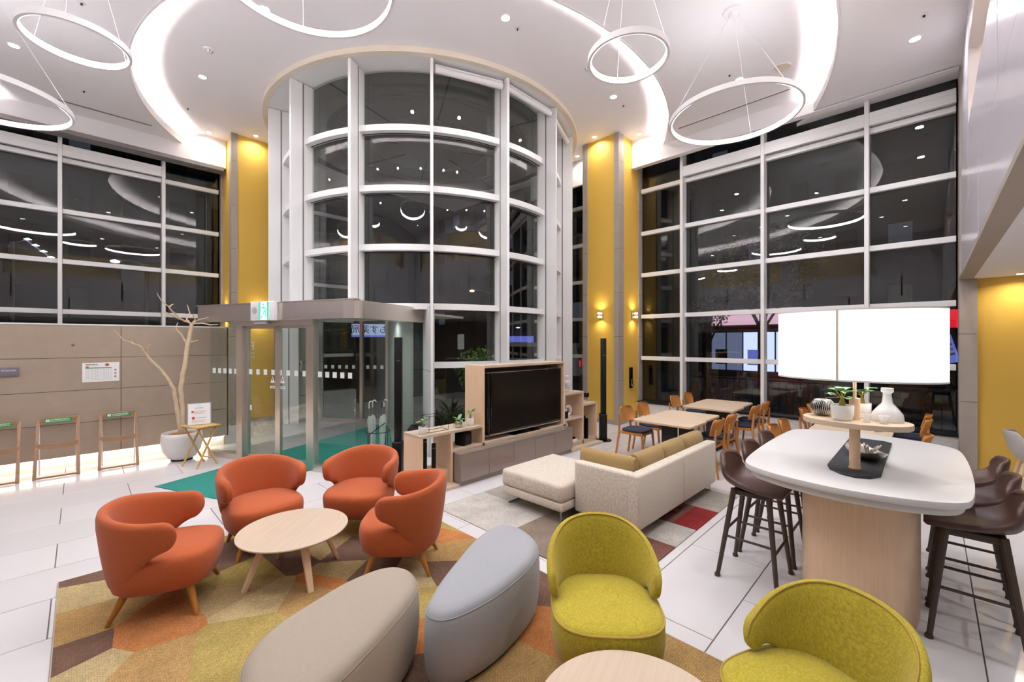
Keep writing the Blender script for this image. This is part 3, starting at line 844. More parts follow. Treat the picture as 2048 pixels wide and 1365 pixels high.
for k in range(3):
    g = MB().ctube([(0.155 + 0.014 * math.cos(a * PI / 6), -0.0038, 0.028 - 0.05 * k + 0.014 * math.sin(a * PI / 6)) for a in range(12)], 0.0018, 5).build('prohibition_mark', 'red_print', t)
    MB().box(0.148, 0.162, -0.0045, -0.003, 0.022 - 0.05 * k, 0.034 - 0.05 * k).build('pictogram', 'black_print', g, 0)
t = thing('wall_hook', 'tiny chrome hook on the stone partition', 'hook', (-0.07, 8.85, 1.796))
MB().tube([(0, 0, 0), (0, -0.03, 0.0), (0, -0.035, 0.015)], 0.006, 6).build('peg', 'chrome', t)
MB().cyl((0, 0, 0), (0, -0.006, 0), 0.014, n=12).build('plate', 'chrome', t)
t = thing('wall_handset', 'narrow black wall panel with chrome handset on the yellow pillar', 'wall panel', (8.81, 4.862, 1.02))
MB().box(-0.055, 0.055, -0.02, 0.02, -0.24, 0.23).build('plate', 'black_gloss', t, 35, 0.004)
MB().box(-0.03, 0.03, -0.045, -0.02, -0.20, -0.04).build('handset', 'chrome', t, 35, 0.008)
MB().tube([(0, -0.045, -0.18), (0, -0.06, -0.18)], 0.02, 14).build('knob', 'chrome', t)
# things on the inner passage wall
pc = Vector((3.62, 10.16)); pd = (Vector((3.95, 10.02)) - Vector((3.30, 10.45))).normalized(); pa = math.atan2(pd.y, pd.x)
t = thing('intercom', 'steel intercom with dark screen on the passage wall', 'intercom', (3.475, 10.22, 1.25), pa)
MB().box(0.0, 0.10, -0.07, 0.0, -0.10, 0.16).build('housing', 'steel', t, 35, 0.004)
MB().box(-0.16, -0.04, -0.03, 0.0, -0.06, 0.08).build('dark_screen', 'black_gloss', t, 35, 0.003)
MB().tube([(0.05, -0.07, 0.08), (0.05, -0.075, 0.08)], 0.015, 12).build('camera_eye', 'black_gloss', t)
MB().box(0.03, 0.07, -0.074, -0.07, -0.03, 0.0).build('call_button', 'white_print', t)
t = thing('wheelchair_sign', 'small dark square sign with a white wheelchair symbol', 'sign', (3.435, 10.25, 0.45), pa)
MB().box(-0.055, 0.055, -0.012, 0, -0.055, 0.055).build('plate', 'black_print', t, 0)
wc = MB(); wc.tube([(-0.005, -0.013, 0.035), (-0.005, -0.014, 0.035)], 0.009, 8)
wc.tube([(-0.005, -0.0135, 0.025), (-0.003, -0.0135, 0.0), (0.02, -0.0135, 0.0), (0.032, -0.0135, -0.028)], 0.0035, 5)
wc.tube([(-0.01 + 0.025 * math.cos(a), -0.0135, -0.012 + 0.025 * math.sin(a)) for a in [2.2 + 0.33 * k for k in range(13)]], 0.003, 5)
wc.build('wheelchair_symbol', 'white_print', t)
t = thing('parking_lettering', 'white reversed parking lettering on the yellow pillar behind the door', 'lettering', (2.72, 10.94, 1.55))
text('letter', 'P', 0.26, 'white_print', t, (0, 0, 0.18), (PI / 2, 0, 0), 0.001, sx=-1)
glyph_row(-0.08, 0.08, 0.02, 0.05, -0.001).build('small_letters', 'white_print', t, 0)
glyph_row(-0.08, 0.08, -0.06, 0.05, -0.001).build('small_letters', 'white_print', t, 0)
# ------------------------------------------------------------------ rugs
def clip_poly(poly, nx, ny, c):                       # keep nx*x+ny*y<=c
    out = []
    for i in range(len(poly)):
        p, q = poly[i], poly[(i + 1) % len(poly)]
        dp, dq = nx * p[0] + ny * p[1] - c, nx * q[0] + ny * q[1] - c
        if dp <= 0: out.append(p)
        if dp * dq < 0:
            t = dp / (dp - dq); out.append((p[0] + (q[0] - p[0]) * t, p[1] + (q[1] - p[1]) * t))
    return out
RUG = (-0.115, 2.585, -0.9, 4.735)
seeds = []
for nm, pts in {'cream': [(0.05, 4.42), (0.02, 3.33), (1.85, 2.84), (0.88, 3.43)], 'tan': [(-0.03, 3.92), (0.26, 3.15), (2.23, 3.02), (1.21, 3.19), (2.55, 1.02), (1.79, 1.7)], 'brown': [(-0.05, 3.56), (0.14, 4.66), (1.25, 3.87), (1.69, 3.61), (2.02, 2.78), (1.56, 3.17), (2.5, 2.08), (1.28, 2.05), (0.84, 4.29)], 'orange': [(0.33, 3.53), (2.39, 3.33), (1.44, 2.28), (2.01, 1.74), (1.33, 3.25)], 'mustard': [(0.68, 3.05), (2.63, 3.42), (1.7, 2.56), (1.38, 4.54)], 'khaki': [(1.46, 3.32), (1.51, 3.9), (0.82, 3.59)], 'olive': [(0.97, 3.85), (2.09, 3.9)]}.items():
    for p in pts:
        seeds.append(p + (nm,))
rk = ['khaki', 'cream', 'tan', 'orange', 'brown', 'mustard', 'olive']
random.seed(11)
for k in range(26):
    q = (random.uniform(RUG[0], RUG[1]), random.uniform(RUG[2], RUG[3]))
    if min((q[0] - s_[0]) ** 2 + (q[1] - s_[1]) ** 2 for s_ in seeds) > 0.16:
        seeds.append(q + (random.choice(rk),))
t = thing('patterned_carpet', 'large carpet of mustard, orange and brown facets under the armchairs', 'carpet', (0, 0, 0))
cells = {}
for i, (x, y, nm) in enumerate(seeds):
    poly = [(RUG[0], RUG[2]), (RUG[1], RUG[2]), (RUG[1], RUG[3]), (RUG[0], RUG[3])]
    for j, (x2, y2, _) in enumerate(seeds):
        if i != j and poly:
            nx, ny = x2 - x, y2 - y
            poly = clip_poly(poly, nx, ny, (x2 * x2 + y2 * y2 - x * x - y * y) / 2)
    if len(poly) > 2:
        MB().prism(poly, 0.001, 0.011).build('carpet_facet', 'carpet_' + nm, t, 0)
MB().ctube([(RUG[0], RUG[2], 0.006), (RUG[1], RUG[2], 0.006), (RUG[1], RUG[3], 0.006), (RUG[0], RUG[3], 0.006)], 0.006, 6).build('edging', 'rug_edge', t)

t = thing('patchwork_rug', 'grey patchwork rug with dark red squares under the sofa', 'rug', (0, 0, 0))
gx = [2.77, 3.45, 4.15, 4.80, 5.45, 5.56]; gy = [1.62, 1.86, 2.25, 2.9, 3.35, 3.88]
pat = [['maroon', 'light', 'red', 'mid', 'light'], ['maroon', 'light', 'maroon', 'mid', 'light'], ['taupe', 'mid', 'red', 'light', 'mid'], ['light', 'light', 'mid', 'taupe', 'light'], ['light', 'mid', 'red', 'light', 'mid']]
pc_ = {}
for j in range(5):
    for i in range(5):
        nm = pat[j][i]
        dx = [0, .28, .05, 0, 0, 0][i] if j < 2 else 0
        x1 = gx[i + 1] + ([0.28, 0.05, 0, 0, 0][i] if j < 2 else 0)
        MB().box(gx[i] + dx, x1, gy[j], gy[j + 1], 0.001, 0.010).build('rug_patch', 'rug_' + nm, t, 0)
for k, (a, b, lb) in enumerate(((-1.27, -0.06, 'teal entrance mat lying in front of the sliding doors'), (0.14, 3.0, 'teal entrance mat lying inside the glass vestibule'))):
    t = thing('entrance_mat', lb, 'mat', (OV.x, OV.y, 0), math.atan2(E1.y, E1.x))
    x0, x1 = ((0.80, 2.07) if k == 0 else (0.2, 2.1))
    po = [(x0, -a), (x1, -a), (x1, -b), (x0, -b)] if k == 0 else [(0.2, -0.14), (2.1, -0.14), (2.1, -3.0), (1.78, -3.0), (0.2, -1.1)]
    MB().prism(po, 0.001, 0.009).build('pile', 'teal_mat', t, 0)
    MB().ctube([(p[0], p[1], 0.004) for p in po], 0.005, 5).build('edging', 'teal_mat', t)

# ------------------------------------------------------------------ upholstered chairs
def seat_block(a, b, n, rings, c=(0, 0), k=48):
    base = superellipse(a, b, n, k, c)
    R_ = []
    for z, s_ in rings:
        R_.append([(c[0] + (x - c[0]) * s_, c[1] + (y - c[1]) * s_, z) for x, y in base])
    return MB().loft(R_, True, True)
def shell(a, b, phi, ztop, zbot, thick, lean, n=44, m=16, e=0.10, pw=0.85, zref=0.4):
    n = 60; rings = []
    for i in range(n + 1):
        u = -math.cos(PI * i / n)
        p = math.radians(phi) * u
        x = -a * sgnpow(math.cos(p), pw); y = b * sgnpow(math.sin(p), pw)
        nx, ny = -math.cos(p), math.sin(p)
        k = 1.0
        if abs(u) > 1 - e:
            q = (abs(u) - (1 - e)) / e; k = math.sqrt(max(0.0, 1 - q * q)) * 0.98 + 0.02
        zt, zb = ztop(abs(u)), zbot(abs(u)); zm = (zt + zb) / 2; hh = (zt - zb) / 2 * k; tt = thick / 2 * (0.35 + 0.65 * k)
        rg = []
        for j in range(m):
            w = 2 * PI * j / m
            rr = tt * sgnpow(math.cos(w), 0.7); zz = zm + hh * sgnpow(math.sin(w), 0.55)
            o = rr + lean * (zz - zref)
            rg.append((x + nx * o, y + ny * o, zz))
        rings.append(rg)
    return MB().loft(rings, True, True), rings

def make_orange(lab):
    t = thing('orange_armchair', lab, 'armchair', group='orange armchairs round the coffee table')
    seat_block(0.305, 0.305, 3.1, [(0.172, 0.70), (0.178, 0.84), (0.205, 0.93), (0.28, 0.985), (0.345, 1.0), (0.378, 0.985), (0.398, 0.945), (0.410, 0.86), (0.416, 0.6), (0.418, 0.2)], (0.01, 0)).build('seat', 'orange_fabric', t, 60)
    zt = lambda u: 0.735 - 0.075 * smooth(u / 1.0)
    zb = lambda u: 0.195 + 0.265 * smooth((u - 0.48) / 0.42)
    mb, rg = shell(0.295, 0.288, 111, zt, zb, 0.088, 0.13, e=0.13)
    mb.build('backrest', 'orange_fabric', t, 60)
    for sx, sy, fx, fy in ((1, 1, 0.235, 0.27), (1, -1, 0.235, -0.27), (-1, 1, -0.26, 0.215), (-1, -1, -0.26, -0.215)):
        MB().cyl((sx * 0.16, sy * 0.17, 0.22), (fx, fy, 0.0), 0.03, 0.013, 12).build('leg', 'wood_chair_leg', t)
    return t
oc = make_orange('orange fabric armchair standing nearest the wide white floor on the partition side')
def place(o, x, y, deg):
    o.location = (x, y, 0.0105); o.rotation_euler = (0, 0, math.radians(deg))
place(oc, 0.443, 3.855, -23.5)
dup(oc, (1.17, 4.33, 0.0105), math.radians(-88), 'orange fabric armchair with its back to the sliding doors')
dup(oc, (1.95, 4.02, 0.0105), math.radians(-142), 'orange fabric armchair with its back to the stepped shelf')
dup(oc, (1.87, 3.12, 0.0105), math.radians(137), 'orange fabric armchair with its back to the grey pouf and sofa')

def make_yellow(lab):
    t = thing('yellow_armchair', lab, 'chair', group='yellow green chairs round the near coffee table')
    seat_block(0.285, 0.295, 3.1, [(0.185, 0.80), (0.19, 0.90), (0.21, 0.955), (0.30, 1.0), (0.385, 0.995), (0.405, 0.975), (0.420, 0.90), (0.432, 0.7), (0.438, 0.35)], (0.02, 0)).build('seat', 'yellow_fabric', t, 60)
    for z, s_ in ((0.405, 0.985), (0.20, 0.935)):
        MB().ctube([(0.02 + (x - 0.02) * s_, y * s_, z) for x, y in superellipse(0.285, 0.295, 3.1, 56, (0.02, 0))], 0.0055, 6).build('piping', 'gold_piping', t)
    zt = lambda u: 0.525 + 0.24 * math.cos(min(1, u) * PI / 2) ** 0.8
    zb = lambda u: 0.34 + 0.10 * smooth((u - 0.5) / 0.35) - 0.02 * smooth((u - 0.85) / 0.15)
    mb, rg = shell(0.270, 0.268, 96, zt, zb, 0.058, 0.14, e=0.07)
    mb.build('backrest', 'yellow_fabric', t, 60)
    for j in (5,):
        MB().tube([tuple(Vector(r[j]) + Vector((0, 0, 0.002))) for r in rg[1:-1]], 0.005, 6).build('piping', 'gold_piping', t)
    for sx, sy, fx, fy in ((1, 1, 0.25, 0.25), (1, -1, 0.25, -0.25), (-1, 1, -0.24, 0.22), (-1, -1, -0.24, -0.22)):
        MB().cyl((sx * 0.17, sy * 0.18, 0.22), (fx, fy, 0.0), 0.028, 0.014, 12).build('leg', 'wood_walnut', t)
    return t
yc = make_yellow('yellow green armchair standing beside the light grey pouf')
place(yc, 2.035, 1.285, 222)
dup(yc, (2.06, 0.33, 0.0105), math.radians(155), 'yellow green armchair standing in front of the white high table')
dup(yc, (0.81, 0.94, 0.0105), math.radians(-8), 'yellow green armchair beside the beige pouf, only its backrest edge showing')

def coffee_table(x, y, lab, rot):
    t = thing('coffee_table', lab, 'coffee table', (x, y, 0.0105), rot)
    MB().lathe([(0.0, 0.345), (0.36, 0.345), (0.392, 0.352), (0.398, 0.36), (0.396, 0.366), (0.0, 0.368)], 64).build('table_top', 'wood_light', t, 50)
    for k in range(4):
        a = PI / 4 + k * PI / 2
        d = Vector((math.cos(a), math.sin(a))); n = Vector((-d.y, d.x))
        v = []
        for r, z, w, th in ((0.20, 0.346, 0.028, 0.018), (0.345, 0.0, 0.02, 0.014)):
            for p, q in ((-1, -1), (1, -1), (1, 1), (-1, 1)):
                o = d * (r + th * p) + n * (w * q); v.append((o.x, o.y, z))
        MB().add(v, [(0, 1, 2, 3), (7, 6, 5, 4), (0, 4, 5, 1), (1, 5, 6, 2), (2, 6, 7, 3), (3, 7, 4, 0)]).build('leg', 'wood_light_v', t, 35, 0.002, 1)
    MB().box(-0.2, 0.2, -0.02, 0.02, 0.325, 0.345).build('brace', 'wood_light', t)
    return t
coffee_table(1.186, 3.58, 'round pale wood coffee table in the middle of the orange armchairs', PI / 4)
coffee_table(1.50, 0.80, 'round pale wood coffee table in the middle of the yellow green armchairs', 0.3)

def pouf(name, pts, mat, lab, cat='pouf'):
    out = spline(pts, 6)
    cx = sum(p[0] for p in out) / len(out); cy = sum(p[1] for p in out) / len(out)
    t = thing(name, lab, cat, (cx, cy, 0.0105))
    o = [(p[0] - cx, p[1] - cy) for p in out]
    R_ = []
    for z, s_ in ((0.02, 0.86), (0.025, 0.90), (0.05, 0.945), (0.10, 0.975), (0.20, 1.0), (0.30, 1.0), (0.375, 0.985), (0.415, 0.95), (0.435, 0.90), (0.447, 0.80), (0.453, 0.6), (0.456, 0.25)):
        R_.append([(x * s_, y * s_, z) for x, y in o])
    MB().loft(R_).build('cushion', mat, t, 70)
    MB().ctube([(x * 0.968, y * 0.968, 0.402) for x, y in o], 0.002, 5).build('seam', mat, t)
    MB().prism([(x * 0.84, y * 0.84) for x, y in o], 0.0, 0.03).build('plinth', 'black_matte', t)
pouf('grey_pouf', [(2.30, 2.37), (2.36, 2.20), (2.27, 1.97), (2.06, 1.82), (1.70, 1.735), (1.42, 1.735), (1.28, 1.79), (1.27, 1.90), (1.42, 2.02), (1.67, 2.16), (2.02, 2.33)], 'grey_felt', 'light grey pebble shaped pouf bench beside the yellow green armchair')
pouf('beige_pouf', [(1.35, 2.44), (1.45, 2.33), (1.40, 2.14), (1.23, 1.99), (0.86, 1.80), (0.62, 1.72), (0.47, 1.76), (0.44, 1.95), (0.50, 2.18), (0.65, 2.31), (0.88, 2.39), (1.12, 2.45)], 'beige_felt', 'beige pebble shaped pouf bench beside the orange armchairs')

# ------------------------------------------------------------------ sofa
t = thing('corner_sofa', 'light grey woven corner sofa with low back and olive cushions', 'sofa', (3.55, 1.88, 0.0095))
MB().box(0, 0.12, 0.1, 0.72, 0.10, 0.609).build('arm_panel', 'sofa_fabric', t, 50, 0.025, 3)
MB().box(0.0, 1.0, 0, 0.12, 0.10, 0.61).build('back_panel', 'sofa_fabric', t, 50, 0.025, 3)
MB().box(1.004, 1.95, 0, 0.12, 0.10, 0.61).build('back_panel', 'sofa_fabric', t, 50, 0.025, 3)
MB().box(0.12, 1.0, 0.12, 0.72, 0.12, 0.39).build('seat', 'sofa_fabric', t, 50, 0.03, 3)
MB().box(1.004, 1.94, 0.12, 0.72, 0.12, 0.39).build('seat', 'sofa_fabric', t, 50, 0.03, 3)
def sled(t, x, y0, y1):
    MB().tube([(x, y0, 0.11), (x, y0, 0.008), (x, y1, 0.008), (x, y1, 0.11)], 0.009, 6).build('sled_leg', 'chrome', t)
for x in (0.05, 0.93, 1.07, 1.88): sled(t, x, 0.05, 0.68)
def cushion(lab, loc, rz, w, dp, h):
    c = thing('sofa_cushion', lab, 'cushion', loc, rz)
    rings = []
    for i in range(13):
        u = -1 + 2 * i / 12; k = (1 - abs(u) ** 4) ** 0.5 * 0.28 + 0.72 if abs(u) < 1 else 0.6
        rings.append([(u * w / 2, dp / 2 * k * sgnpow(math.cos(2 * PI * j / 20), 0.75), h / 2 + h / 2 * (0.94 + 0.06 * k) * sgnpow(math.sin(2 * PI * j / 20), 0.7)) for j in range(20)])
    MB().loft(rings).build('filling', 'olive_suede', c, 60)
    MB().tube([(-w / 2 * 0.99, 0, h * 0.1), (-w / 2 * 1.0, 0, h * 0.5), (-w / 2 * 0.99, 0, h * 0.93)], 0.006, 6).build('seam', 'olive_suede', c)
cushion('olive back cushion on the short side of the corner sofa', (3.75, 2.325, 0.397), PI / 2, 0.62, 0.17, 0.33)
cushion('olive back cushion next to the inner corner of the sofa', (4.115, 2.09, 0.397), 0, 0.54, 0.19, 0.33)
cushion('middle olive back cushion on the long side of the sofa', (4.645, 2.09, 0.397), 0, 0.52, 0.19, 0.33)
cushion('olive back cushion at the open end of the sofa', (5.19, 2.09, 0.397), 0, 0.56, 0.19, 0.33)
t = thing('sofa_ottoman', 'light grey woven ottoman pushed against the corner sofa', 'ottoman', (3.36, 2.61, 0.0095))
MB().box(0, 0.92, 0, 0.86, 0.12, 0.21).build('base', 'sofa_fabric', t, 50, 0.02, 2)
MB().box(-0.005, 0.925, -0.0, 0.865, 0.212, 0.395).build('seat', 'sofa_fabric', t, 50, 0.04, 3)
for y in (0.05, 0.80):
    MB().tube([(0.05, y, 0.13), (0.05, y, 0.008), (0.86, y, 0.008), (0.86, y, 0.13)], 0.009, 6).build('sled_leg', 'chrome', t)

# ------------------------------------------------------------------ media console
YF = 4.36; YB = 4.74
t = thing('media_console', 'stepped pale wood media shelf with taupe gloss drawers', 'media shelf', (2.87, YF, 0))
def cb(nm, x0, x1, z0, z1, y0=YF, y1=YB, mat='wood_light_v', par=None, bev=0.002):
    return MB().box(x0 - 2.87, x1 - 2.87, y0 - YF, y1 - YF, z0, z1).build(nm, mat, par or t, 35, bev, 1)
TH = 0.035
cb('plinth', 2.87, 3.36, 0.0, 0.04, 4.23, YB, 'wood_light'); cb('plinth', 5.72, 6.65, 0.0, 0.04, 4.225, YB, 'wood_light')
cb('side_panel', 2.87, 2.87 + TH, 0.04, 0.665); cb('top_board', 2.87, 3.86, 0.665, 0.70, mat='wood_light')
cb('side_panel', 3.32, 3.32 + TH, 0.04, 0.665); cb('step_block', 2.905, 3.32, 0.04, 0.20, 4.42, YB, 'wood_light')
cb('top_board', 3.355, 3.86, 0.42, 0.45, mat='wood_light')
cb('frame_side', 3.86, 3.86 + TH + 0.005, 0.42, 1.51); cb('frame_side', 5.66, 5.70, 0.04, 1.51); cb('frame_top', 3.90, 5.66, 1.475, 1.51, mat='wood_light'); cb('frame_bottom', 3.86, 5.70, 0.42, 0.455, mat='wood_light')
cb('frame_back', 3.90, 5.66, 0.455, 1.475, YB - 0.02, YB, 'cabinet_grey')
cb('top_board', 5.70, 6.24, 0.93, 0.965, mat='wood_light'); cb('side_panel', 6.205, 6.24, 0.04, 0.93); cb('shelf', 5.70, 6.205, 0.50, 0.53, mat='wood_light'); cb('shelf', 5.70, 6.63, 0.08, 0.11, mat='wood_light')
cb('top_board', 6.24, 6.66, 0.70, 0.735, mat='wood_light'); cb('side_panel', 6.625, 6.66, 0.04, 0.70)
cb('base_rail', 5.70, 6.66, 0.04, 0.08, mat='wood_light')
cb('drawer_carcass', 3.37, 5.715, 0.0, 0.065, 4.25, YB, 'cabinet_grey'); dc = cb('drawer_body', 3.37, 5.715, 0.065, 0.415, 4.235, YB - 0.01, 'cabinet_grey'); cb('drawer_top', 3.365, 5.72, 0.40, 0.42, 4.215, YF + 0.02, 'cabinet_grey')
dx = [3.37, 3.85, 4.325, 4.787, 5.255, 5.715]
for i in range(5):
    cb('drawer_front', dx[i] + 0.002, dx[i + 1] - 0.002, 0.07, 0.398, 4.215, 4.236, 'cabinet_grey')
t = thing('television', 'large flat black television standing in the wood frame', 'television', (4.80, 4.41, 0.455))
MB().box(-0.76, 0.83, -0.02, 0.06, 0.085, 0.945).build('housing', 'black_gloss', t, 35, 0.006)
MB().box(-0.735, 0.80, -0.024, -0.019, 0.105, 0.925).build('display', 'screen', t, 0)
MB().box(-0.835, -0.775, -0.025, 0.05, 0.07, 0.945).build('side_speaker', 'black_gloss', t, 35, 0.01)
MB().box(-0.835, 0.83, -0.022, 0.055, 0.06, 0.085).build('bottom_trim', 'chrome', t, 35, 0.004)
MB().box(-0.835, 0.83, -0.018, 0.05, 0.943, 0.952).build('top_trim', 'chrome', t, 35, 0.002)
MB().box(-0.3, 0.3, -0.03, 0.2, 0.0, 0.014).build('stand', 'black_gloss', t, 35, 0.004)
MB().box(-0.1, 0.1, 0.03, 0.09, 0.01, 0.2).build('neck', 'black_gloss', t)

def leaf_blade(mb, p, d, L, w, droop=0.3, n=5):
    p = Vector(p); d = Vector(d).normalized(); s_ = d.cross(Vector((0, 0, 1)))
    s_ = s_.normalized() if s_.length > 1e-4 else Vector((1, 0, 0))
    up = s_.cross(d); v = []
    for i in range(n + 1):
        u = i / n; ww = w * math.sin(PI * min(0.98, 0.08 + 0.92 * u)) ** 0.8
        c = p + d * (L * u) - Vector((0, 0, 1)) * (droop * L * u * u)
        v += [tuple(c - s_ * ww + up * ww * 0.25), tuple(c), tuple(c + s_ * ww + up * ww * 0.25)]
    f = []
    for i in range(n):
        for k in range(2):
            f.append((i * 3 + k, i * 3 + k + 1, (i + 1) * 3 + k + 1, (i + 1) * 3 + k))
    return mb.add(v, f)
def potted(lab, loc, pot_r, pot_h, seed, leafL, name='potted_succulent', pot='white_ceramic', nl=9, stemh=0.05, wide=0.42):
    t = thing(name, lab, 'potted plant', loc)
    r = pot_r
    MB().lathe([(0.0, 0.0), (r * 0.72, 0.0), (r * 0.86, pot_h * 0.08), (r * 0.97, pot_h * 0.35), (r, pot_h * 0.97), (r * 0.97, pot_h), (r * 0.88, pot_h * 0.97), (r * 0.86, pot_h * 0.82), (0.0, pot_h * 0.80)], 28).build('pot', pot, t)
    MB().lathe([(0.0, pot_h * 0.8), (r * 0.86, pot_h * 0.83), (r * 0.86, pot_h * 0.86), (0.0, pot_h * 0.88)], 20).build('soil', 'soil', t)
    MB().lathe([(r * 0.3, pot_h * 0.84), (r * 0.34, pot_h * 0.95), (r * 0.22, pot_h + stemh * 0.6), (r * 0.1, pot_h + stemh)], 12).build('stem', 'caudex', t)
    rnd = random.Random(seed)
    for k in range(nl):
        a = 2 * PI * k / nl + rnd.uniform(-0.3, 0.3); e = rnd.uniform(0.2, 1.7)
        d = Vector((math.cos(a), math.sin(a), e)).normalized(); s0 = Vector((0, 0, pot_h + stemh * 0.8)); s1 = s0 + d * leafL * rnd.uniform(0.3, 0.8)
        st = MB().tube([tuple(s0), tuple(s0 + d * leafL * 0.2 + Vector((0, 0, 0.005))), tuple(s1)], 0.0025, 5).build('twig', 'caudex', t)
        for m in range(3):
            b = a + (m - 1) * 0.9
            dd = Vector((math.cos(b), math.sin(b), e * 0.4 + 0.1))
            lf = leaf_blade(MB(), s1, dd, leafL * rnd.uniform(0.5, 0.75), leafL * wide * 0.5, 0.25).build('leaf', 'leaf', st, 60)
    return t
potted('small succulent in a white pot at the low open end of the media shelf', (2.955, 4.45, 0.70), 0.052, 0.10, 1, 0.085, nl=8, wide=0.36)
potted('small succulent in a white pot against the television frame', (3.735, 4.47, 0.70), 0.05, 0.105, 2, 0.085, nl=8, wide=0.42)
t = thing('orchid_ball', 'silver ball vase with a broad leaved orchid on the media shelf', 'potted plant', (3.53, 4.47, 0.70))
MB().lathe([(0.02, 0.0), (0.04, 0.012), (0.052, 0.045), (0.05, 0.07), (0.035, 0.093), (0.02, 0.098), (0.016, 0.09)], 24).build('vase', 'silver', t)
for k, (a, e, L) in enumerate(((0.4, 1.6, 0.15), (2.4, 1.1, 0.12), (-0.6, 0.45, 0.14), (3.6, 0.7, 0.10), (-1.6, 0.3, 0.1))):
    leaf_blade(MB(), (0, 0, 0.09), (math.cos(a), math.sin(a), e), L, 0.026, 0.35, 7).build('leaf', 'leaf', t, 60)
for a in (2.6, 3.4, 0.2):
    MB().tube([(0, 0, 0.095), (0.05 * math.cos(a), 0.05 * math.sin(a), 0.075), (0.07 * math.cos(a), 0.07 * math.sin(a), 0.01)], 0.003, 5).build('root', 'caudex', t)
t = thing('wire_frame_box', 'black wire frame box on the media shelf', 'ornament', (3.20, 4.53, 0.70))
bx = [(sx * 0.15, sy * 0.08, z) for z in (0.004, 0.205) for sx, sy in ((-1, -1), (1, -1), (1, 1), (-1, 1))]
for a, b in ((0, 1), (1, 2), (2, 3), (3, 0), (4, 5), (5, 6), (6, 7), (7, 4), (0, 4), (1, 5), (2, 6), (3, 7)):
    MB().cyl(bx[a], bx[b], 0.003, n=5).build('wire', 'black_matte', t)
for k, (x, y, h, lb) in enumerate(((3.00, 4.47, 0.43, 'tallest black tube candle on the shelf step'), (3.12, 4.45, 0.335, 'shorter front black tube candle on the shelf step'), (3.19, 4.55, 0.33, 'shorter rear black tube candle on the shelf step'))):
    t = thing('tube_candle', lb, 'candle', (x, y, 0.20))
    MB().lathe([(0.0, 0), (0.028, 0), (0.028, h - 0.03), (0.0, h - 0.03)], 20).build('body', 'black_matte', t)
    MB().lathe([(0.0, h - 0.03), (0.0285, h - 0.03), (0.0285, h - 0.026), (0.0, h - 0.026)], 20).build('gold_band', 'wood_tray', t)
    MB().lathe([(0.0, h - 0.026), (0.028, h - 0.026), (0.028, h), (0.02, h), (0.02, h - 0.01), (0, h - 0.01)], 20).build('rim', 'black_matte', t)
t = thing('desktop_speaker', 'small black loudspeaker in the shelf niche beside the television', 'speaker', (3.64, 4.50, 0.45), 0.2)
MB().box(-0.085, 0.085, -0.08, 0.09, 0.0, 0.175).build('cabinet', 'black_matte', t, 40, 0.018, 3)
MB().tube([(-0.01, -0.08, 0.09), (-0.01, -0.086, 0.09)], 0.058, 24).build('cone', 'dark_metal', t)
MB().ctube([(-0.01 + 0.06 * math.cos(a * PI / 12), -0.084, 0.09 + 0.06 * math.sin(a * PI / 12)) for a in range(24)], 0.005, 5).build('cone_ring', 'black_gloss', t)
# right side ornaments
t = thing('glass_vase', 'clear glass vase of stacked rings on the upper shelf step', 'vase', (5.92, 4.50, 0.965))
MB().lathe([(0.05, 0.0), (0.055, 0.01), (0.055, 0.06), (0.05, 0.075), (0.045, 0.08)], 24).build('foot', 'clear_glass', t)
MB().lathe([(0.045, 0.08), (0.075, 0.09), (0.092, 0.115), (0.092, 0.14), (0.075, 0.165), (0.045, 0.175)], 28).build('frosted_ring', 'frosted_glass', t)
MB().lathe([(0.045, 0.175), (0.035, 0.19), (0.05, 0.21), (0.055, 0.24), (0.045, 0.255)], 24).build('neck', 'milky_glass', t)
t.scale = (1.0, 1.0, 1.15)
def ring_sculpture(lab, loc, R_, r_, mat='white_ceramic'):
    t = thing('ring_sculpture', lab, 'sculpture', loc)
    MB().ctube([(R_ * math.cos(2 * PI * k / 28), 0.0, R_ + r_ + 0.012 + R_ * math.sin(2 * PI * k / 28)) for k in range(28)], r_, 10).build('ring', mat, t)
    MB().box(-0.05, 0.05, -0.03, 0.03, 0, 0.015).build('foot', mat, t, 35, 0.003)
ring_sculpture('white ceramic ring sculpture on the middle shelf', (5.965, 4.50, 0.53), 0.075, 0.024)
ring_sculpture('white ceramic ring sculpture on the lowest shelf beside the drawers', (5.80, 4.46, 0.29), 0.07, 0.024)
t = thing('black_box', 'small black cube box on the middle shelf', 'box', (5.80, 4.43, 0.53))
MB().box(-0.045, 0.045, -0.03, 0.06, 0.0, 0.115).build('body', 'black_matte', t, 35, 0.003); MB().box(-0.046, 0.046, -0.031, 0.061, 0.115, 0.12).build('lid', 'black_gloss', t)
t = thing('white_box', 'white storage block under the ring sculpture on the lowest shelf', 'box', (5.84, 4.46, 0.11))
MB().box(-0.10, 0.10, -0.06, 0.08, 0.0, 0.165).build('body', 'white_ceramic', t, 35, 0.004); MB().box(-0.10, 0.10, -0.06, 0.08, 0.168, 0.18).build('lid', 'white_ceramic', t, 35, 0.003)
t = thing('card_reader', 'small white device with a dark top on the lowest shelf', 'device', (6.03, 4.43, 0.11))
MB().box(-0.06, 0.06, -0.04, 0.05, 0.0, 0.035).build('body', 'white_ceramic', t, 35, 0.004); MB().box(-0.04, 0.02, -0.03, 0.04, 0.035, 0.075).build('dark_top', 'black_matte', t, 35, 0.004)
t = thing('white_figurine', 'white ceramic figurine on the lowest shelf step', 'figurine', (6.32, 4.50, 0.735))
MB().lathe([(0.0, 0), (0.045, 0.0), (0.05, 0.015), (0.035, 0.035), (0.02, 0.06), (0.024, 0.09), (0.012, 0.12), (0.0, 0.125)], 16).build('body', 'white_ceramic', t)
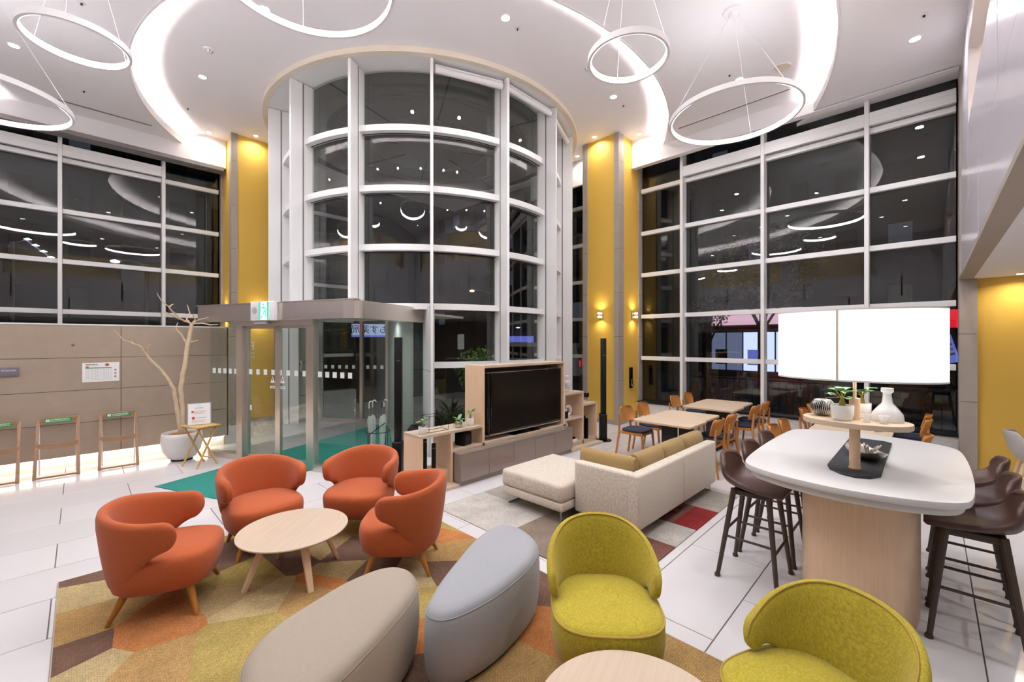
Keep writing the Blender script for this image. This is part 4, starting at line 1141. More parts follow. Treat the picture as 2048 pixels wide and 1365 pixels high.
leaf_blade(MB(), (0.01, 0, 0.02), (1, 0, 0.3), 0.09, 0.02, 0.3).build('wing', 'white_ceramic', t)
t = thing('small_lantern', 'small black and chrome lantern on the lowest shelf step', 'lantern', (6.55, 4.52, 0.735))
MB().lathe([(0.0, 0), (0.02, 0), (0.022, 0.1), (0.034, 0.11), (0.034, 0.17), (0.0, 0.175)], 16).build('body', 'chrome', t)
MB().arc((0, 0), 0.035, 0.05, 60, 300, 0.085, 0.16, 12).build('shield', 'black_matte', t)
for k in range(2):
    t = thing('upright_album', ('taller black album standing on the low end shelf', 'shorter black album standing on the low end shelf')[k], 'album', (6.28 + 0.045 * k, 4.48 - 0.03 * k, 0.11))
    h = 0.40 - 0.05 * k
    MB().box(0, 0.035, -0.09, 0.12, 0, h).build('pages', 'black_matte', t, 0); MB().box(-0.004, 0.0, -0.1, 0.125, 0, h + 0.01).build('cover', 'black_gloss', t, 0); MB().box(0.035, 0.039, -0.1, 0.125, 0, h + 0.01).build('cover', 'black_gloss', t, 0)

def tower(x, y, lab, h=1.90):
    t = thing('tower_speaker', lab, 'speaker', (x, y, 0))
    MB().lathe([(0.0, 0), (0.15, 0), (0.15, 0.012), (0.13, 0.02), (0.0, 0.02)], 32).build('base', 'black_gloss', t)
    MB().box(-0.075, 0.055, -0.075, 0.075, 0.02, 0.50).build('foot_column', 'black_matte', t, 40, 0.02, 3)
    MB().box(-0.05, 0.045, -0.045, 0.045, 0.48, h).build('column', 'black_matte', t, 40, 0.01, 2)
    MB().box(-0.02, 0.036, -0.047, -0.0455, h - 0.32, h - 0.31).build('badge', 'chrome', t, 0)
    t.rotation_euler = (0, 0, YAW - PI / 2)
tower(3.02, 5.12, 'slim black tower speaker beside the entrance vestibule')
tower(6.83, 4.33, 'slim black tower speaker beside the yellow pillar')
# ------------------------------------------------------------------ dining tables and chairs
def make_dining(lab):
    t = thing('dining_chair', lab, 'chair', group='oak dining chairs')
    MB().prism(superellipse(0.205, 0.20, 4, 32, (0.01, 0)), 0.425, 0.455).build('seat', 'navy_fabric', t, 50, 0.01, 2)
    MB().box(-0.18, 0.19, -0.185, 0.185, 0.375, 0.42).build('seat_frame', 'wood_oak', t, 35, 0.006, 1)
    for sy in (-1, 1):
        MB().tube([(-0.265, sy * 0.20, 0.0), (-0.205, sy * 0.185, 0.40), (-0.225, sy * 0.165, 0.66)], [0.015, 0.021, 0.013], 8).build('rear_leg', 'wood_oak', t)
        MB().tube([(0.215, sy * 0.185, 0.0), (0.175, sy * 0.17, 0.41)], [0.014, 0.021], 8).build('front_leg', 'wood_oak', t)
        MB().cyl((-0.265, sy * 0.20, 0.0), (-0.264, sy * 0.20, 0.012), 0.017, n=8).build('glide', 'grey_plastic', t)
    out = MB(); n = 10; R_ = []
    rows = [(0.555, 0.16), (0.57, 0.185), (0.66, 0.205), (0.74, 0.195), (0.775, 0.165), (0.785, 0.13)]
    for z, w in rows:
        fr, bk = [], []
        for i in range(n + 1):
            u = -1 + 2 * i / n
            x = -0.205 - 0.06 * (z - 0.55) / 0.23 + 0.065 * u * u
            fr.append((x + 0.006, u * w, z)); bk.append((x - 0.006, u * w, z))
        R_.append(fr + bk[::-1])
    out.loft(R_).build('backrest', 'wood_oak', t, 50)
    return t
dcx = [(6.24, 'oak dining chair with navy seat in front of the yellow pillar, nearest the sofa'), (6.83, 'oak dining chair tucked beside the joint of the pillar side table pair'), (8.14, 'oak dining chair close to the window mullion, tucked at the window side table pair'), (8.76, 'oak dining chair in the window corner near the stone pier')]
dc0 = make_dining(dcx[0][1])
dc0.location = (dcx[0][0], 3.34, 0); dc0.rotation_euler = (0, 0, -PI / 2)
for x, lb in dcx[1:]: dup(dc0, (x, 3.36, 0), -PI / 2, lb)
for x, lb in ((6.15, 'oak dining chair with its back to the long sofa end'), (6.69, 'oak dining chair next to the one behind the sofa end'), (7.87, 'oak dining chair with navy seat standing before the window, nearer the sofa'), (8.47, 'oak dining chair with its back rail against the right window mullion')):
    dup(dc0, (x, 2.27, 0), PI / 2, lb)
for x, lb in ((6.18, 'oak dining chair half hidden behind the brown stools, nearer the sofa'), (6.72, 'oak dining chair half hidden behind the brown stools, nearer the window'), (8.03, 'oak dining chair seen left of the ribbed silver ball'), (8.65, 'oak dining chair next to the sill, seen behind the ribbed silver ball')):
    dup(dc0, (x, 1.22, 0), -PI / 2, lb)
for x, lb in ((6.76, 'oak dining chair beyond the high table with the lowest visible back'), (8.10, 'middle one of the oak dining chairs lined up beyond the high table'), (8.62, 'oak dining chair beyond the high table beside the window sill')):
    dup(dc0, (x, 0.24, 0), PI / 2, lb)
def dining_table(x0, x1, y0, y1, lab):
    t = thing('dining_table', lab, 'table', ((x0 + x1) / 2, (y0 + y1) / 2, 0), 0, 'dining tables pushed into pairs')
    hx, hy = (x1 - x0) / 2, (y1 - y0) / 2; r = 0.05
    out = []
    for cx_, cy_, a0 in ((hx - r, hy - r, 0), (-hx + r, hy - r, 90), (-hx + r, -hy + r, 180), (hx - r, -hy + r, 270)):
        for k in range(6):
            a = math.radians(a0 + 18 * k); out.append((cx_ + r * math.cos(a), cy_ + r * math.sin(a)))
    MB().prism(out, 0.695, 0.72).build('table_top', 'wood_light_y', t, 40, 0.004, 1)
    MB().prism([(x * 0.995, y * 0.995) for x, y in out], 0.688, 0.697).build('edge_band', 'wood_tray', t, 40)
    MB().box(-0.045, 0.045, -0.10, 0.10, 0.02, 0.69).build('pedestal', 'charcoal', t, 35, 0.004, 1)
    MB().box(-0.19, 0.19, -0.14, 0.14, 0.0, 0.022).build('base_plate', 'charcoal', t, 35, 0.004, 1)
    return t
dining_table(5.60, 6.20, 2.23, 3.07, 'pale wood table nearest the sofa in the pillar side pair')
dining_table(6.20, 6.82, 2.27, 3.05, 'pale wood table pushed against the one nearest the sofa')
dining_table(7.36, 7.98, 2.26, 3.09, 'pale wood table beside the window mullion in the far pair')
dining_table(7.98, 8.63, 2.30, 3.11, 'pale wood table under the right window in the far pair')
dining_table(5.95, 6.56, 0.32, 1.12, 'pale wood table just behind the brown stools')
dining_table(6.56, 7.18, 0.32, 1.12, 'pale wood table hidden behind the table lamp tray')
dining_table(7.36, 7.98, 0.35, 1.10, 'pale wood table carrying the dark menu stand')
dining_table(7.98, 8.63, 0.35, 1.10, 'pale wood table at the sill behind the glass carafe')
t = thing('menu_stand', 'dark upright menu stand on the table behind the potted plants', 'menu stand', (7.50, 0.98, 0.72), math.radians(-45))
MB().box(-0.12, 0.12, -0.006, 0.006, 0.0, 0.33).build('panel', 'charcoal', t, 35, 0.002, 1); MB().box(-0.12, 0.12, -0.05, 0.05, 0.0, 0.01).build('foot', 'charcoal', t)
MB().tube([(-0.12, -0.007, 0.33), (0.12, -0.007, 0.33)], 0.005, 6).build('edge_rod', 'chrome', t)  # chrome rod along the top edge
t = thing('table_card', 'folded white paper card on the dining table behind the carafe', 'card', (7.0, 0.50, 0.72), 0.6)
MB().add([(-0.08, -0.05, 0), (0.08, -0.05, 0), (0.08, 0, 0.11), (-0.08, 0, 0.11), (-0.08, -0.047, 0), (0.08, -0.047, 0), (0.08, 0.003, 0.11), (-0.08, 0.003, 0.11)], [(0, 1, 2, 3), (7, 6, 5, 4), (0, 4, 5, 1), (3, 2, 6, 7), (1, 5, 6, 2), (0, 3, 7, 4)]).build('front_flap', 'white_print', t, 0)
MB().add([(-0.08, 0.05, 0), (0.08, 0.05, 0), (0.08, 0, 0.11), (-0.08, 0, 0.11), (-0.08, 0.047, 0), (0.08, 0.047, 0), (0.08, -0.003, 0.11), (-0.08, -0.003, 0.11)], [(3, 2, 1, 0), (4, 5, 6, 7), (1, 5, 4, 0), (7, 6, 2, 3), (2, 6, 5, 1), (4, 7, 3, 0)]).build('rear_flap', 'white_print', t, 0)

# ------------------------------------------------------------------ high table
HX, HY = 4.06, 0.39
t = thing('high_table', 'white high table with rounded top on a pale wood pedestal', 'table', (HX, HY, 0))
q = [(0.99, 0.0), (0.955, 0.24), (0.895, 0.40), (0.82, 0.505), (0.70, 0.555), (0.40, 0.578), (0.0, 0.585)]
half = q + [(-x, y) for x, y in q[-2::-1]]
outl = half + [(x, -y) for x, y in half[-2:0:-1]]
outl = spline(outl, 4)
MB().prism(outl, 0.962, 1.0).build('table_top', 'white_solid', t, 40, 0.005, 2)
MB().prism([(x * 0.968, y * 0.945) for x, y in outl], 0.915, 0.963).build('under_top', 'white_solid', t, 40, 0.004, 1)
MB().prism(superellipse(0.60, 0.325, 3.2, 64, (0.05, -0.02)), 0.0, 0.92).build('pedestal', 'wood_light_v', t, 40)

def make_stool(lab):
    t = thing('bar_stool', lab, 'bar stool', group='brown bar stools at the high table')
    prof = [(0.225, 0.685), (0.21, 0.705), (0.12, 0.708), (0.02, 0.702), (-0.08, 0.70), (-0.145, 0.715), (-0.185, 0.755), (-0.205, 0.82), (-0.218, 0.88), (-0.225, 0.925), (-0.222, 0.945)]
    wd = [0.15, 0.18, 0.205, 0.215, 0.218, 0.218, 0.216, 0.212, 0.20, 0.175, 0.14]
    up = [0.0, 0.0, 0.008, 0.03, 0.068, 0.088, 0.075, 0.04, 0.0, -0.02, -0.03]
    fw = [0, 0, 0, 0, 0, 0.01, 0.03, 0.05, 0.06, 0.06, 0.055]
    n = 12; V = []; F_ = []
    for (x, z), w, u_, f_ in zip(prof, wd, up, fw):
        for i in range(n + 1):
            u = -1 + 2 * i / n; a = abs(u)
            V.append((x + f_ * a ** 2.2, u * w, z + u_ * a ** 2.5))
    for r in range(len(prof) - 1):
        for i in range(n):
            F_.append((r * (n + 1) + i, r * (n + 1) + i + 1, (r + 1) * (n + 1) + i + 1, (r + 1) * (n + 1) + i))
    o = MB().add(V, F_).build('seat_shell', 'leather', t, 80)
    md = o.modifiers.new('padding', 'SOLIDIFY'); md.thickness = 0.038; md.offset = 0
    sb = o.modifiers.new('softness', 'SUBSURF'); sb.levels = 1; sb.render_levels = 2
    feet = [(0.205, 0.215), (0.205, -0.215), (-0.205, 0.215), (-0.205, -0.215)]
    tops = [(0.13, 0.13), (0.13, -0.13), (-0.11, 0.13), (-0.11, -0.13)]
    lg = lambda k, z: tuple(tops[k][d] + (feet[k][d] - tops[k][d]) * (1 - z / 0.69) for d in (0, 1)) + (z,)
    for k in range(4):
        l = MB().cyl(lg(k, 0.69), lg(k, 0.0), 0.021, 0.015, 10).build('leg', 'dark_wood', t)
        MB().lathe([(0.0, 0), (0.021, 0), (0.022, 0.012), (0.018, 0.025), (0, 0.025)], 10, lg(k, 0.0)).build('foot_cap', 'dark_wood', l)
    for a, b, z in ((0, 1, 0.27), (2, 3, 0.37), (0, 2, 0.32), (1, 3, 0.32)):
        MB().cyl(lg(a, z), lg(b, z), 0.010, n=8).build('stretcher', 'dark_wood', t)
    MB().box(-0.125, 0.14, -0.13, 0.13, 0.645, 0.685).build('seat_base', 'dark_wood', t, 35, 0.006, 1)
    return t
st0 = make_stool('brown leather bar stool between high table and sofa, nearest the yellow green chairs')
st0.location = (3.74, 0.99, 0); st0.rotation_euler = (0, 0, -PI / 2)
dup(st0, (4.28, 0.99, 0), -PI / 2, 'middle brown leather bar stool at the sofa side of the high table')
dup(st0, (4.82, 0.99, 0), -PI / 2, 'brown leather bar stool between high table and sofa, nearest the dining chairs')
dup(st0, (3.93, -0.20, 0), PI / 2, 'brown leather bar stool under the mezzanine edge, nearest the yellow green chairs')
dup(st0, (4.45, -0.20, 0), PI / 2, 'middle brown leather bar stool under the mezzanine edge at the high table')
dup(st0, (5.02, -0.20, 0), PI / 2, 'brown leather bar stool under the mezzanine edge, nearest the grey shell chair')

# ------------------------------------------------------------------ big table lamp with tray
LX, LY = 3.56, 0.352
t = thing('tray_lamp', 'big lamp with oval white shade, wood tray and black base plate', 'lamp', (LX, LY, 1.0))
bo = [(1.10, -0.13), (1.14, -0.08), (1.14, 0.10), (1.10, 0.145), (0.0, 0.145), (-0.09, 0.12), (-0.17, 0.05), (-0.195, -0.02), (-0.16, -0.09), (-0.07, -0.135)]
MB().prism(bo, 0.0, 0.016).build('base_plate', 'charcoal', t, 40, 0.004, 2)
MB().cyl((0, 0, 0.014), (0, 0, 0.022), 0.034, n=24).build('collar', 'wood_tray', t)
MB().cyl((0, 0, 0.016), (0, 0, 0.30), 0.029, n=28).build('lower_pole', 'wood_light_v', t)
MB().prism(superellipse(0.205, 0.285, 2.1, 64, (0.02, 0.0)), 0.300, 0.335).build('tray', 'wood_light_y', t, 40, 0.003, 1)
MB().cyl((0, 0, 0.33), (0, 0, 0.475), 0.029, n=28).build('middle_pole', 'wood_light_v', t)
MB().cyl((0, 0, 0.47), (0, 0, 0.95), 0.0095, n=14).build('upper_pole', 'wood_light_v', t)
sh_ = superellipse(0.315, 0.435, 2.0, 96, (0.03, 0.0)); si = [(0.03 + (x - 0.03) * 0.988, y * 0.991) for x, y in sh_]
zb_, zt_ = 0.605, 1.045
def tubewall(a, b, z0, z1):
    return MB().loft([[(x, y, z0) for x, y in a], [(x, y, z1) for x, y in a], [(x, y, z1) for x, y in b], [(x, y, z0) for x, y in b], [(x, y, z0) for x, y in a]], False, False)
tubewall(sh_, si, zb_, zt_).build('shade', 'shade_glow', t, 40)
so = [(0.03 + (x - 0.03) * 1.004, y * 1.003) for x, y in sh_]
for z0, z1 in ((zb_ - 0.004, zb_ + 0.006), (zt_ - 0.006, zt_ + 0.003)):
    tubewall(so, si, z0, z1).build('shade_rim', 'white_paint', t, 40)
k = min(range(96), key=lambda i: abs(sh_[i][1] - 0.055) + (10 if sh_[i][0] > 0 else 0))
MB().box(sh_[k][0] - 0.003, sh_[k][0] + 0.002, sh_[k][1] - 0.006, sh_[k][1] + 0.006, zb_, zt_).build('shade_seam', 'cream_paint', t)
MB().prism([(0.03 + (x - 0.03) * 0.985, y * 0.988) for x, y in sh_], zt_ - 0.02, zt_ - 0.014).build('shade_light_stop', 'white_paint', t, 40)  # opaque disc added to keep the bulbs' light off the ceiling
for a in (0.5, 2.6, 4.7):
    MB().cyl((0, 0, zt_ - 0.05), (0.03 + 0.30 * math.cos(a), 0.42 * math.sin(a), zt_ - 0.01), 0.004, n=6).build('shade_spoke', 'chrome', t)
for y in (-0.16, 0.16):
    MB().lathe([(0.0, 0.0), (0.02, 0.01), (0.04, 0.05), (0.03, 0.09), (0.0, 0.1)], 14, (0.04, y, 0.78)).build('bulb', 'bulb_glow', t)
    pl = bpy.data.lights.new('bulb_light', 'POINT'); pl.energy = 3.0; pl.color = (1, 0.94, 0.86); pl.shadow_soft_size = 0.06
    po = link('bulb_light', pl, t); po.location = (0.04, y, 0.72)

ZT = 1.336
t = thing('ribbed_ball', 'ribbed silver and black ball on the lamp tray', 'ornament', (3.60, 0.53, ZT))
t.scale = (1.18, 1.18, 1.18)
MB().lathe([(0.02, 0.0), (0.042, 0.012), (0.056, 0.042), (0.052, 0.072), (0.036, 0.092), (0.018, 0.095), (0.0, 0.09)], 36).build('ball', 'black_gloss', t)
for k in range(36):
    a = 2 * PI * k / 36
    MB().tube([((r + 0.001) * math.cos(a + tw), (r + 0.001) * math.sin(a + tw), z) for r, z, tw in ((0.022, 0.003, 0), (0.043, 0.013, .04), (0.0565, 0.042, .12), (0.0525, 0.072, .2), (0.037, 0.091, .26), (0.02, 0.0955, .3))], 0.0027, 5).build('rib', 'silver', t)
potted('caudex plant in a white bowl at the open side of the lamp tray', (3.485, 0.408, ZT), 0.062, 0.098, 5, 0.095, 'potted_caudex', nl=6, stemh=0.045, wide=0.6)
potted('caudex plant in a white pot behind the lamp pole on the tray', (3.675, 0.325, ZT), 0.05, 0.10, 8, 0.085, 'potted_caudex', nl=6, stemh=0.05, wide=0.6)
t = thing('glass_carafe', 'clear glass carafe with a frosted stopper on the lamp tray', 'carafe', (3.62, 0.195, ZT))
MB().lathe([(0.0, 0.004), (0.078, 0.0), (0.083, 0.012), (0.078, 0.05), (0.05, 0.09), (0.028, 0.118), (0.022, 0.16), (0.022, 0.175), (0.0195, 0.175), (0.0195, 0.16), (0.025, 0.118), (0.047, 0.088), (0.074, 0.05), (0.079, 0.014), (0.0, 0.01)], 40).build('bottle', 'milky_glass', t, 60)
MB().lathe([(0.0, 0.15), (0.018, 0.15), (0.02, 0.178), (0.032, 0.19), (0.031, 0.213), (0.0, 0.215)], 24).build('stopper', 'frosted_glass', t)
for k, (x, y, lb) in enumerate(((3.50, 0.285, 'small frosted tumbler between the white bowl and the carafe'), (3.50, 0.205, 'small frosted tumbler in front of the glass carafe'))):
    t = thing('frosted_tumbler', lb, 'glass', (x, y, ZT))
    MB().lathe([(0.0, 0.0), (0.018, 0.0), (0.018, 0.018), (0.03, 0.05), (0.028, 0.05), (0.015, 0.02), (0.0, 0.018)], 24).build('cup', 'milky_glass', t); MB().lathe([(0.0, 0.0185), (0.0155, 0.019), (0.0155, 0.03), (0.0, 0.03)], 20).build('frost', 'frosted_glass', t)
t = thing('silver_bowl', 'hammered silver boat shaped bowl on the black lamp base', 'bowl', (3.93, 0.325, 1.016), 0.6)
t.scale = (1, 1, 0.62)
rg = []
for z, s_ in ((0.002, 0.3), (0.006, 0.5), (0.03, 0.8), (0.062, 0.97), (0.075, 1.0), (0.074, 0.965), (0.06, 0.92), (0.03, 0.75), (0.014, 0.4)):
    rg.append([(0.17 * s_ * math.cos(a * PI / 20), 0.10 * s_ * math.sin(a * PI / 20), z + 0.05 * s_ * (math.cos(a * PI / 20) ** 2) * (1 if s_ > 0.6 else 0)) for a in range(40)])
MB().loft(rg).build('dish', 'pewter', t, 60)
t2 = thing('coral_branch', 'grey branching coral ornament lying in the silver bowl', 'ornament', (3.96, 0.32, 1.035))
rnd = random.Random(3)
for k in range(15):
    a = rnd.uniform(0, 2 * PI); e = rnd.uniform(0.5, 1.3); L = rnd.uniform(0.045, 0.075)
    d = Vector((math.cos(a), math.sin(a), e)).normalized()
    p1 = d * L; p2 = p1 + Vector((d.x * 0.6, d.y * 0.6, 0.5)).normalized() * L * 0.5
    MB().tube([(0, 0, 0), tuple(p1), tuple(p2)], [0.010, 0.008, 0.005], 7).build('branch', 'coral_grey', t2)

# ------------------------------------------------------------------ grey shell chair by the yellow wall
t = thing('shell_chair', 'light grey shell chair with wooden legs before the yellow wall', 'chair', (7.72, -0.90, 0), -PI / 2)
prof = [(0.24, 0.43), (0.2, 0.455), (0.05, 0.45), (-0.12, 0.45), (-0.2, 0.50), (-0.245, 0.62), (-0.265, 0.74), (-0.28, 0.80)]
wd = [0.2, 0.23, 0.25, 0.255, 0.255, 0.245, 0.20, 0.13]; V = []; F_ = []
for (x, z), w, u_, f_ in zip(prof, wd, [0, 0.01, 0.04, 0.10, 0.12, 0.06, 0.01, 0], [0, 0, 0, 0.03, 0.1, 0.14, 0.12, 0.1]):
    for i in range(11):
        u = -1 + i / 5; a = abs(u); V.append((x + f_ * a ** 2, u * w, z + u_ * a ** 2.5))
for r in range(7):
    for i in range(10): F_.append((r * 11 + i, r * 11 + i + 1, (r + 1) * 11 + i + 1, (r + 1) * 11 + i))
o = MB().add(V, F_).build('seat_shell', 'grey_plastic', t, 80)
md = o.modifiers.new('thickness', 'SOLIDIFY'); md.thickness = 0.02; md.offset = 0
o.modifiers.new('softness', 'SUBSURF').render_levels = 2
for sx, sy in ((1, 1), (1, -1), (-1, 1), (-1, -1)):
    MB().cyl((sx * 0.13, sy * 0.14, 0.44), (sx * 0.23, sy * 0.23, 0), 0.02, 0.013, 10).build('leg', 'wood_light_v', t)

# ------------------------------------------------------------------ bare tree in a white pot
t = thing('bare_tree', 'leafless forked tree planted in the white round pot', 'tree', (1.12, 8.33, 0.36))
def limb(pts, r0, r1, nm, dy=0.0, par=None):
    n = len(pts); P = [(x - 1.12, dy * i / max(1, n - 1), z - 0.36) for i, (x, z) in enumerate(pts)]
    D_ = []
    for i in range(n - 1):                            # subdivide with a little wobble
        for k in range(3):
            u = k / 3; D_.append(tuple(P[i][d] * (1 - u) + P[i + 1][d] * u + (random.uniform(-0.006, 0.006) if k else 0) for d in range(3)))
    D_.append(P[-1]); N = len(D_)
    return MB().tube(D_, [r0 + (r1 - r0) * i / (N - 1) for i in range(N)], 9).build(nm, 'bark', par or t, 60)
tr = limb([(1.12, 0.36), (1.12, 0.5), (1.12, 0.84), (1.1, 1.09), (1.13, 1.34), (1.17, 1.61), (1.21, 1.89), (1.24, 2.12)], 0.042, 0.027, 'trunk')
tl = limb([(1.10, 0.36), (1.09, 0.52), (1.05, 0.8), (1.01, 1.12), (0.95, 1.26), (0.83, 1.45), (0.71, 1.6), (0.67, 1.69)], 0.034, 0.016, 'trunk', -0.1)
for pts, dy in (([(1.24, 2.12), (1.1, 2.19), (0.99, 2.3), (0.95, 2.37), (0.85, 2.46), (0.8, 2.56)], -0.2), ([(1.24, 2.12), (1.18, 2.19), (1.23, 2.3), (1.2, 2.43)], 0.12), ([(1.24, 2.12), (1.28, 2.19), (1.23, 2.27)], -0.1),
            ([(1.24, 2.12), (1.36, 2.13), (1.44, 2.1), (1.50, 2.11)], -0.5), ([(1.24, 2.12), (1.32, 2.19), (1.41, 2.22)], -0.25), ([(1.18, 1.8), (1.12, 1.94), (1.05, 2.05), (1.08, 2.14)], 0.1), ([(1.1, 2.19), (0.89, 2.3)], -0.04), ([(0.95, 2.37), (1.01, 2.42)], -0.03), ([(1.21, 1.83), (1.32, 1.86)], -0.05)):
    limb(pts, 0.014, 0.005, 'branch', dy)
for pts, dy in (([(0.67, 1.69), (0.63, 1.76), (0.52, 1.82), (0.42, 1.87), (0.32, 2.01)], -0.2), ([(0.54, 1.81), (0.49, 1.91)], -0.1), ([(0.67, 1.69), (0.73, 1.8)], -0.1), ([(0.68, 1.72), (0.68, 1.77), (0.71, 1.8)], -0.15)):
    b_ = limb(pts, 0.013, 0.005, 'branch', dy); b_.location = (0, -0.1, 0)
t = thing('round_planter', 'white egg shaped planter at the stone partition', 'planter', (1.12, 8.34, 0))
t.scale = (0.93, 0.93, 1.0)
MB().lathe([(0.0, 0.01), (0.13, 0.01), (0.19, 0.05), (0.255, 0.15), (0.285, 0.27), (0.285, 0.36), (0.272, 0.425), (0.262, 0.43), (0.255, 0.42), (0.262, 0.37), (0.0, 0.36)], 40).build('bowl', 'white_ceramic', t, 60)
MB().lathe([(0.0, 0.36), (0.258, 0.37), (0.2, 0.395), (0.1, 0.41), (0.0, 0.415)], 28).build('soil', 'soil', t)
MB().lathe([(0.0, 0), (0.15, 0), (0.15, 0.012), (0, 0.012)], 28).build('saucer', 'black_matte', t)

# ------------------------------------------------------------------ folding tray table and sign
ta = math.atan2(-0.927, 0.376)
t = thing('folding_tray_table', 'slatted wooden folding tray table before the white planter', 'side table', (1.255, 7.745, 0), ta)
for k in range(5):
    y = -0.16 + 0.066 * k
    MB().box(-0.225, 0.225, y, y + 0.058, 0.585, 0.602).build('slat', 'wood_tray', t, 35, 0.003, 1)
for x in (-0.17, 0.17):
    MB().cyl((x, -0.15, 0.0), (x * 0.94, 0.13, 0.58), 0.0135, n=8).build('leg', 'wood_tray', t)
    MB().cyl((x * 0.92, 0.15, 0.0), (x * 0.86, -0.13, 0.58), 0.0135, n=8).build('leg', 'wood_tray', t)
    MB().box(x - 0.015, x + 0.015, -0.15, 0.15, 0.565, 0.585).build('batten', 'wood_tray', t)
MB().cyl((-0.15, 0.10, 0.10), (0.15, 0.10, 0.10), 0.008, n=6).build('crossbar', 'wood_tray', t)
t = thing('notice_stand', 'clear acrylic stand with a red and black printed notice on the tray table', 'sign stand', (1.245, 7.745, 0.602), math.radians(-8))
an = MB().box(-0.145, 0.145, -0.006, 0.0, 0.0, 0.325).build('backing', 'silver', t, 0); an.rotation_euler = (-0.22, 0, 0)
pp = MB().box(-0.132, 0.132, -0.0085, -0.006, 0.01, 0.315).build('paper', 'white_print', an, 0)
for z, x0, x1, h, m_ in ((0.285, -0.03, 0.03, 0.006, 'grey_print'), (0.25, -0.05, 0.055, 0.009, 'black_print'), (0.205, -0.06, 0.085, 0.008, 'red_print'), (0.188, -0.06, 0.075, 0.008, 'red_print'), (0.17, -0.06, 0.06, 0.007, 'black_print'), (0.105, -0.03, 0.085, 0.009, 'black_print'), (0.07, -0.09, 0.09, 0.006, 'red_print'), (0.055, -0.09, 0.05, 0.006, 'red_print'), (0.04, -0.09, 0.07, 0.006, 'grey_print')):
    glyph_row(x0, x1, z, h, -0.0087).build('print_line', m_, an, 0)
for z, r in ((0.195, 0.016), (0.105, 0.02)):
    MB().tube([(-0.08 + (0.01 if r > .018 else 0), -0.0085, z), (-0.08 + (0.01 if r > .018 else 0), -0.0095, z)], r, 16).build('red_mark', 'red_print', an)
MB().box(-0.145, 0.145, -0.03, 0.08, 0.0, 0.006).build('foot', 'silver', t)

# ------------------------------------------------------------------ folded racks leaning at the partition
def rack(x, num, lab):
    t = thing('folding_rack', lab, 'luggage rack', (x, 8.44, 0), -0.03, 'folded luggage racks')
    W = 0.205
    for s_ in (-1, 1):
        MB().add([(s_ * W - 0.017, -0.012, 0), (s_ * W + 0.017, -0.012, 0), (s_ * W + 0.017, 0.016, 0), (s_ * W - 0.017, 0.016, 0), (s_ * W * 0.95 - 0.017, 0.31, 0.775), (s_ * W * 0.95 + 0.017, 0.31, 0.775), (s_ * W * 0.95 + 0.017, 0.338, 0.775), (s_ * W * 0.95 - 0.017, 0.338, 0.775)],
                 [(0, 3, 2, 1), (4, 5, 6, 7), (0, 1, 5, 4), (1, 2, 6, 5), (2, 3, 7, 6), (3, 0, 4, 7)]).build('front_leg', 'wood_walnut', t, 35, 0.003, 1)
        MB().cyl((s_ * W * 0.86, 0.25, 0.008), (s_ * W * 0.9, 0.29, 0.70), 0.008, n=8).build('rear_leg', 'white_paint', t)
    tb = MB().box(-W * 0.95, W * 0.95, 0.30, 0.335, 0.715, 0.775).build('top_bar', 'wood_walnut', t, 35, 0.004, 1)
    MB().box(-W, W, -0.008, 0.014, 0.008, 0.03).build('bottom_bar', 'wood_walnut', t, 35, 0.003, 1)
    pts = []
    for i in range(9):
        u = -1 + i / 4; pts.append([(u * W, 0.165 + a, 0.42 + b - 0.022 * (1 - u * u)) for a, b in ((-0.012, -0.03), (0.012, -0.028), (0.022, 0.03), (-0.002, 0.03))])
    MB().loft(pts).build('seat_bar', 'wood_walnut', t)
    g = MB().box(-0.135, 0.135, 0.296, 0.301, 0.71, 0.765).build('green_label', 'green_print', t, 0)
    glyph_row(-0.075, 0.12, 0.748, 0.018, 0.296).build('label_text', 'white_print', g, 0)
    glyph_row(-0.075, 0.11, 0.727, 0.010, 0.296).build('label_text', 'white_print', g, 0)
    MB().box(-0.12, -0.085, 0.2945, 0.296, 0.722, 0.756).build('number_field', 'white_print', g, 0)
    if num: text('number', num, 0.028, 'black_print', g, (-0.1025, 0.2938, 0.739), (PI / 2, 0, 0), 0.0003)
rack(0.40, '1', 'folded wooden rack with green label 1 leaning nearest the planter')
rack(-0.22, '2', 'folded wooden rack with green label 2 leaning in the middle of the partition')
rack(-0.775, '', 'folded wooden rack with green label leaning below the storage plaque')

# ------------------------------------------------------------------ umbrella stand in the vestibule
t = thing('umbrella_stand', 'black wire umbrella stand inside the vestibule', 'umbrella stand', (3.30, 6.22, 0.0085))
MB().tube([(-0.22, -0.12, 0.0), (-0.22, -0.12, 0.40), (0.05, -0.14, 0.56)], 0.008, 6).build('handle', 'black_matte', t)
MB().ctube([(0.19 * math.cos(k * PI / 8), 0.19 * math.sin(k * PI / 8), 0.42) for k in range(16)], 0.007, 6).build('ring', 'black_matte', t)
MB().ctube([(0.19 * math.cos(k * PI / 8), 0.19 * math.sin(k * PI / 8), 0.02) for k in range(16)], 0.007, 6).build('ring', 'black_matte', t)
for k in range(4):
    a = k * PI / 2 + 0.4
    MB().cyl((0.19 * math.cos(a), 0.19 * math.sin(a), 0.0), (0.19 * math.cos(a), 0.19 * math.sin(a), 0.42), 0.006, n=6).build('bar', 'black_matte', t)
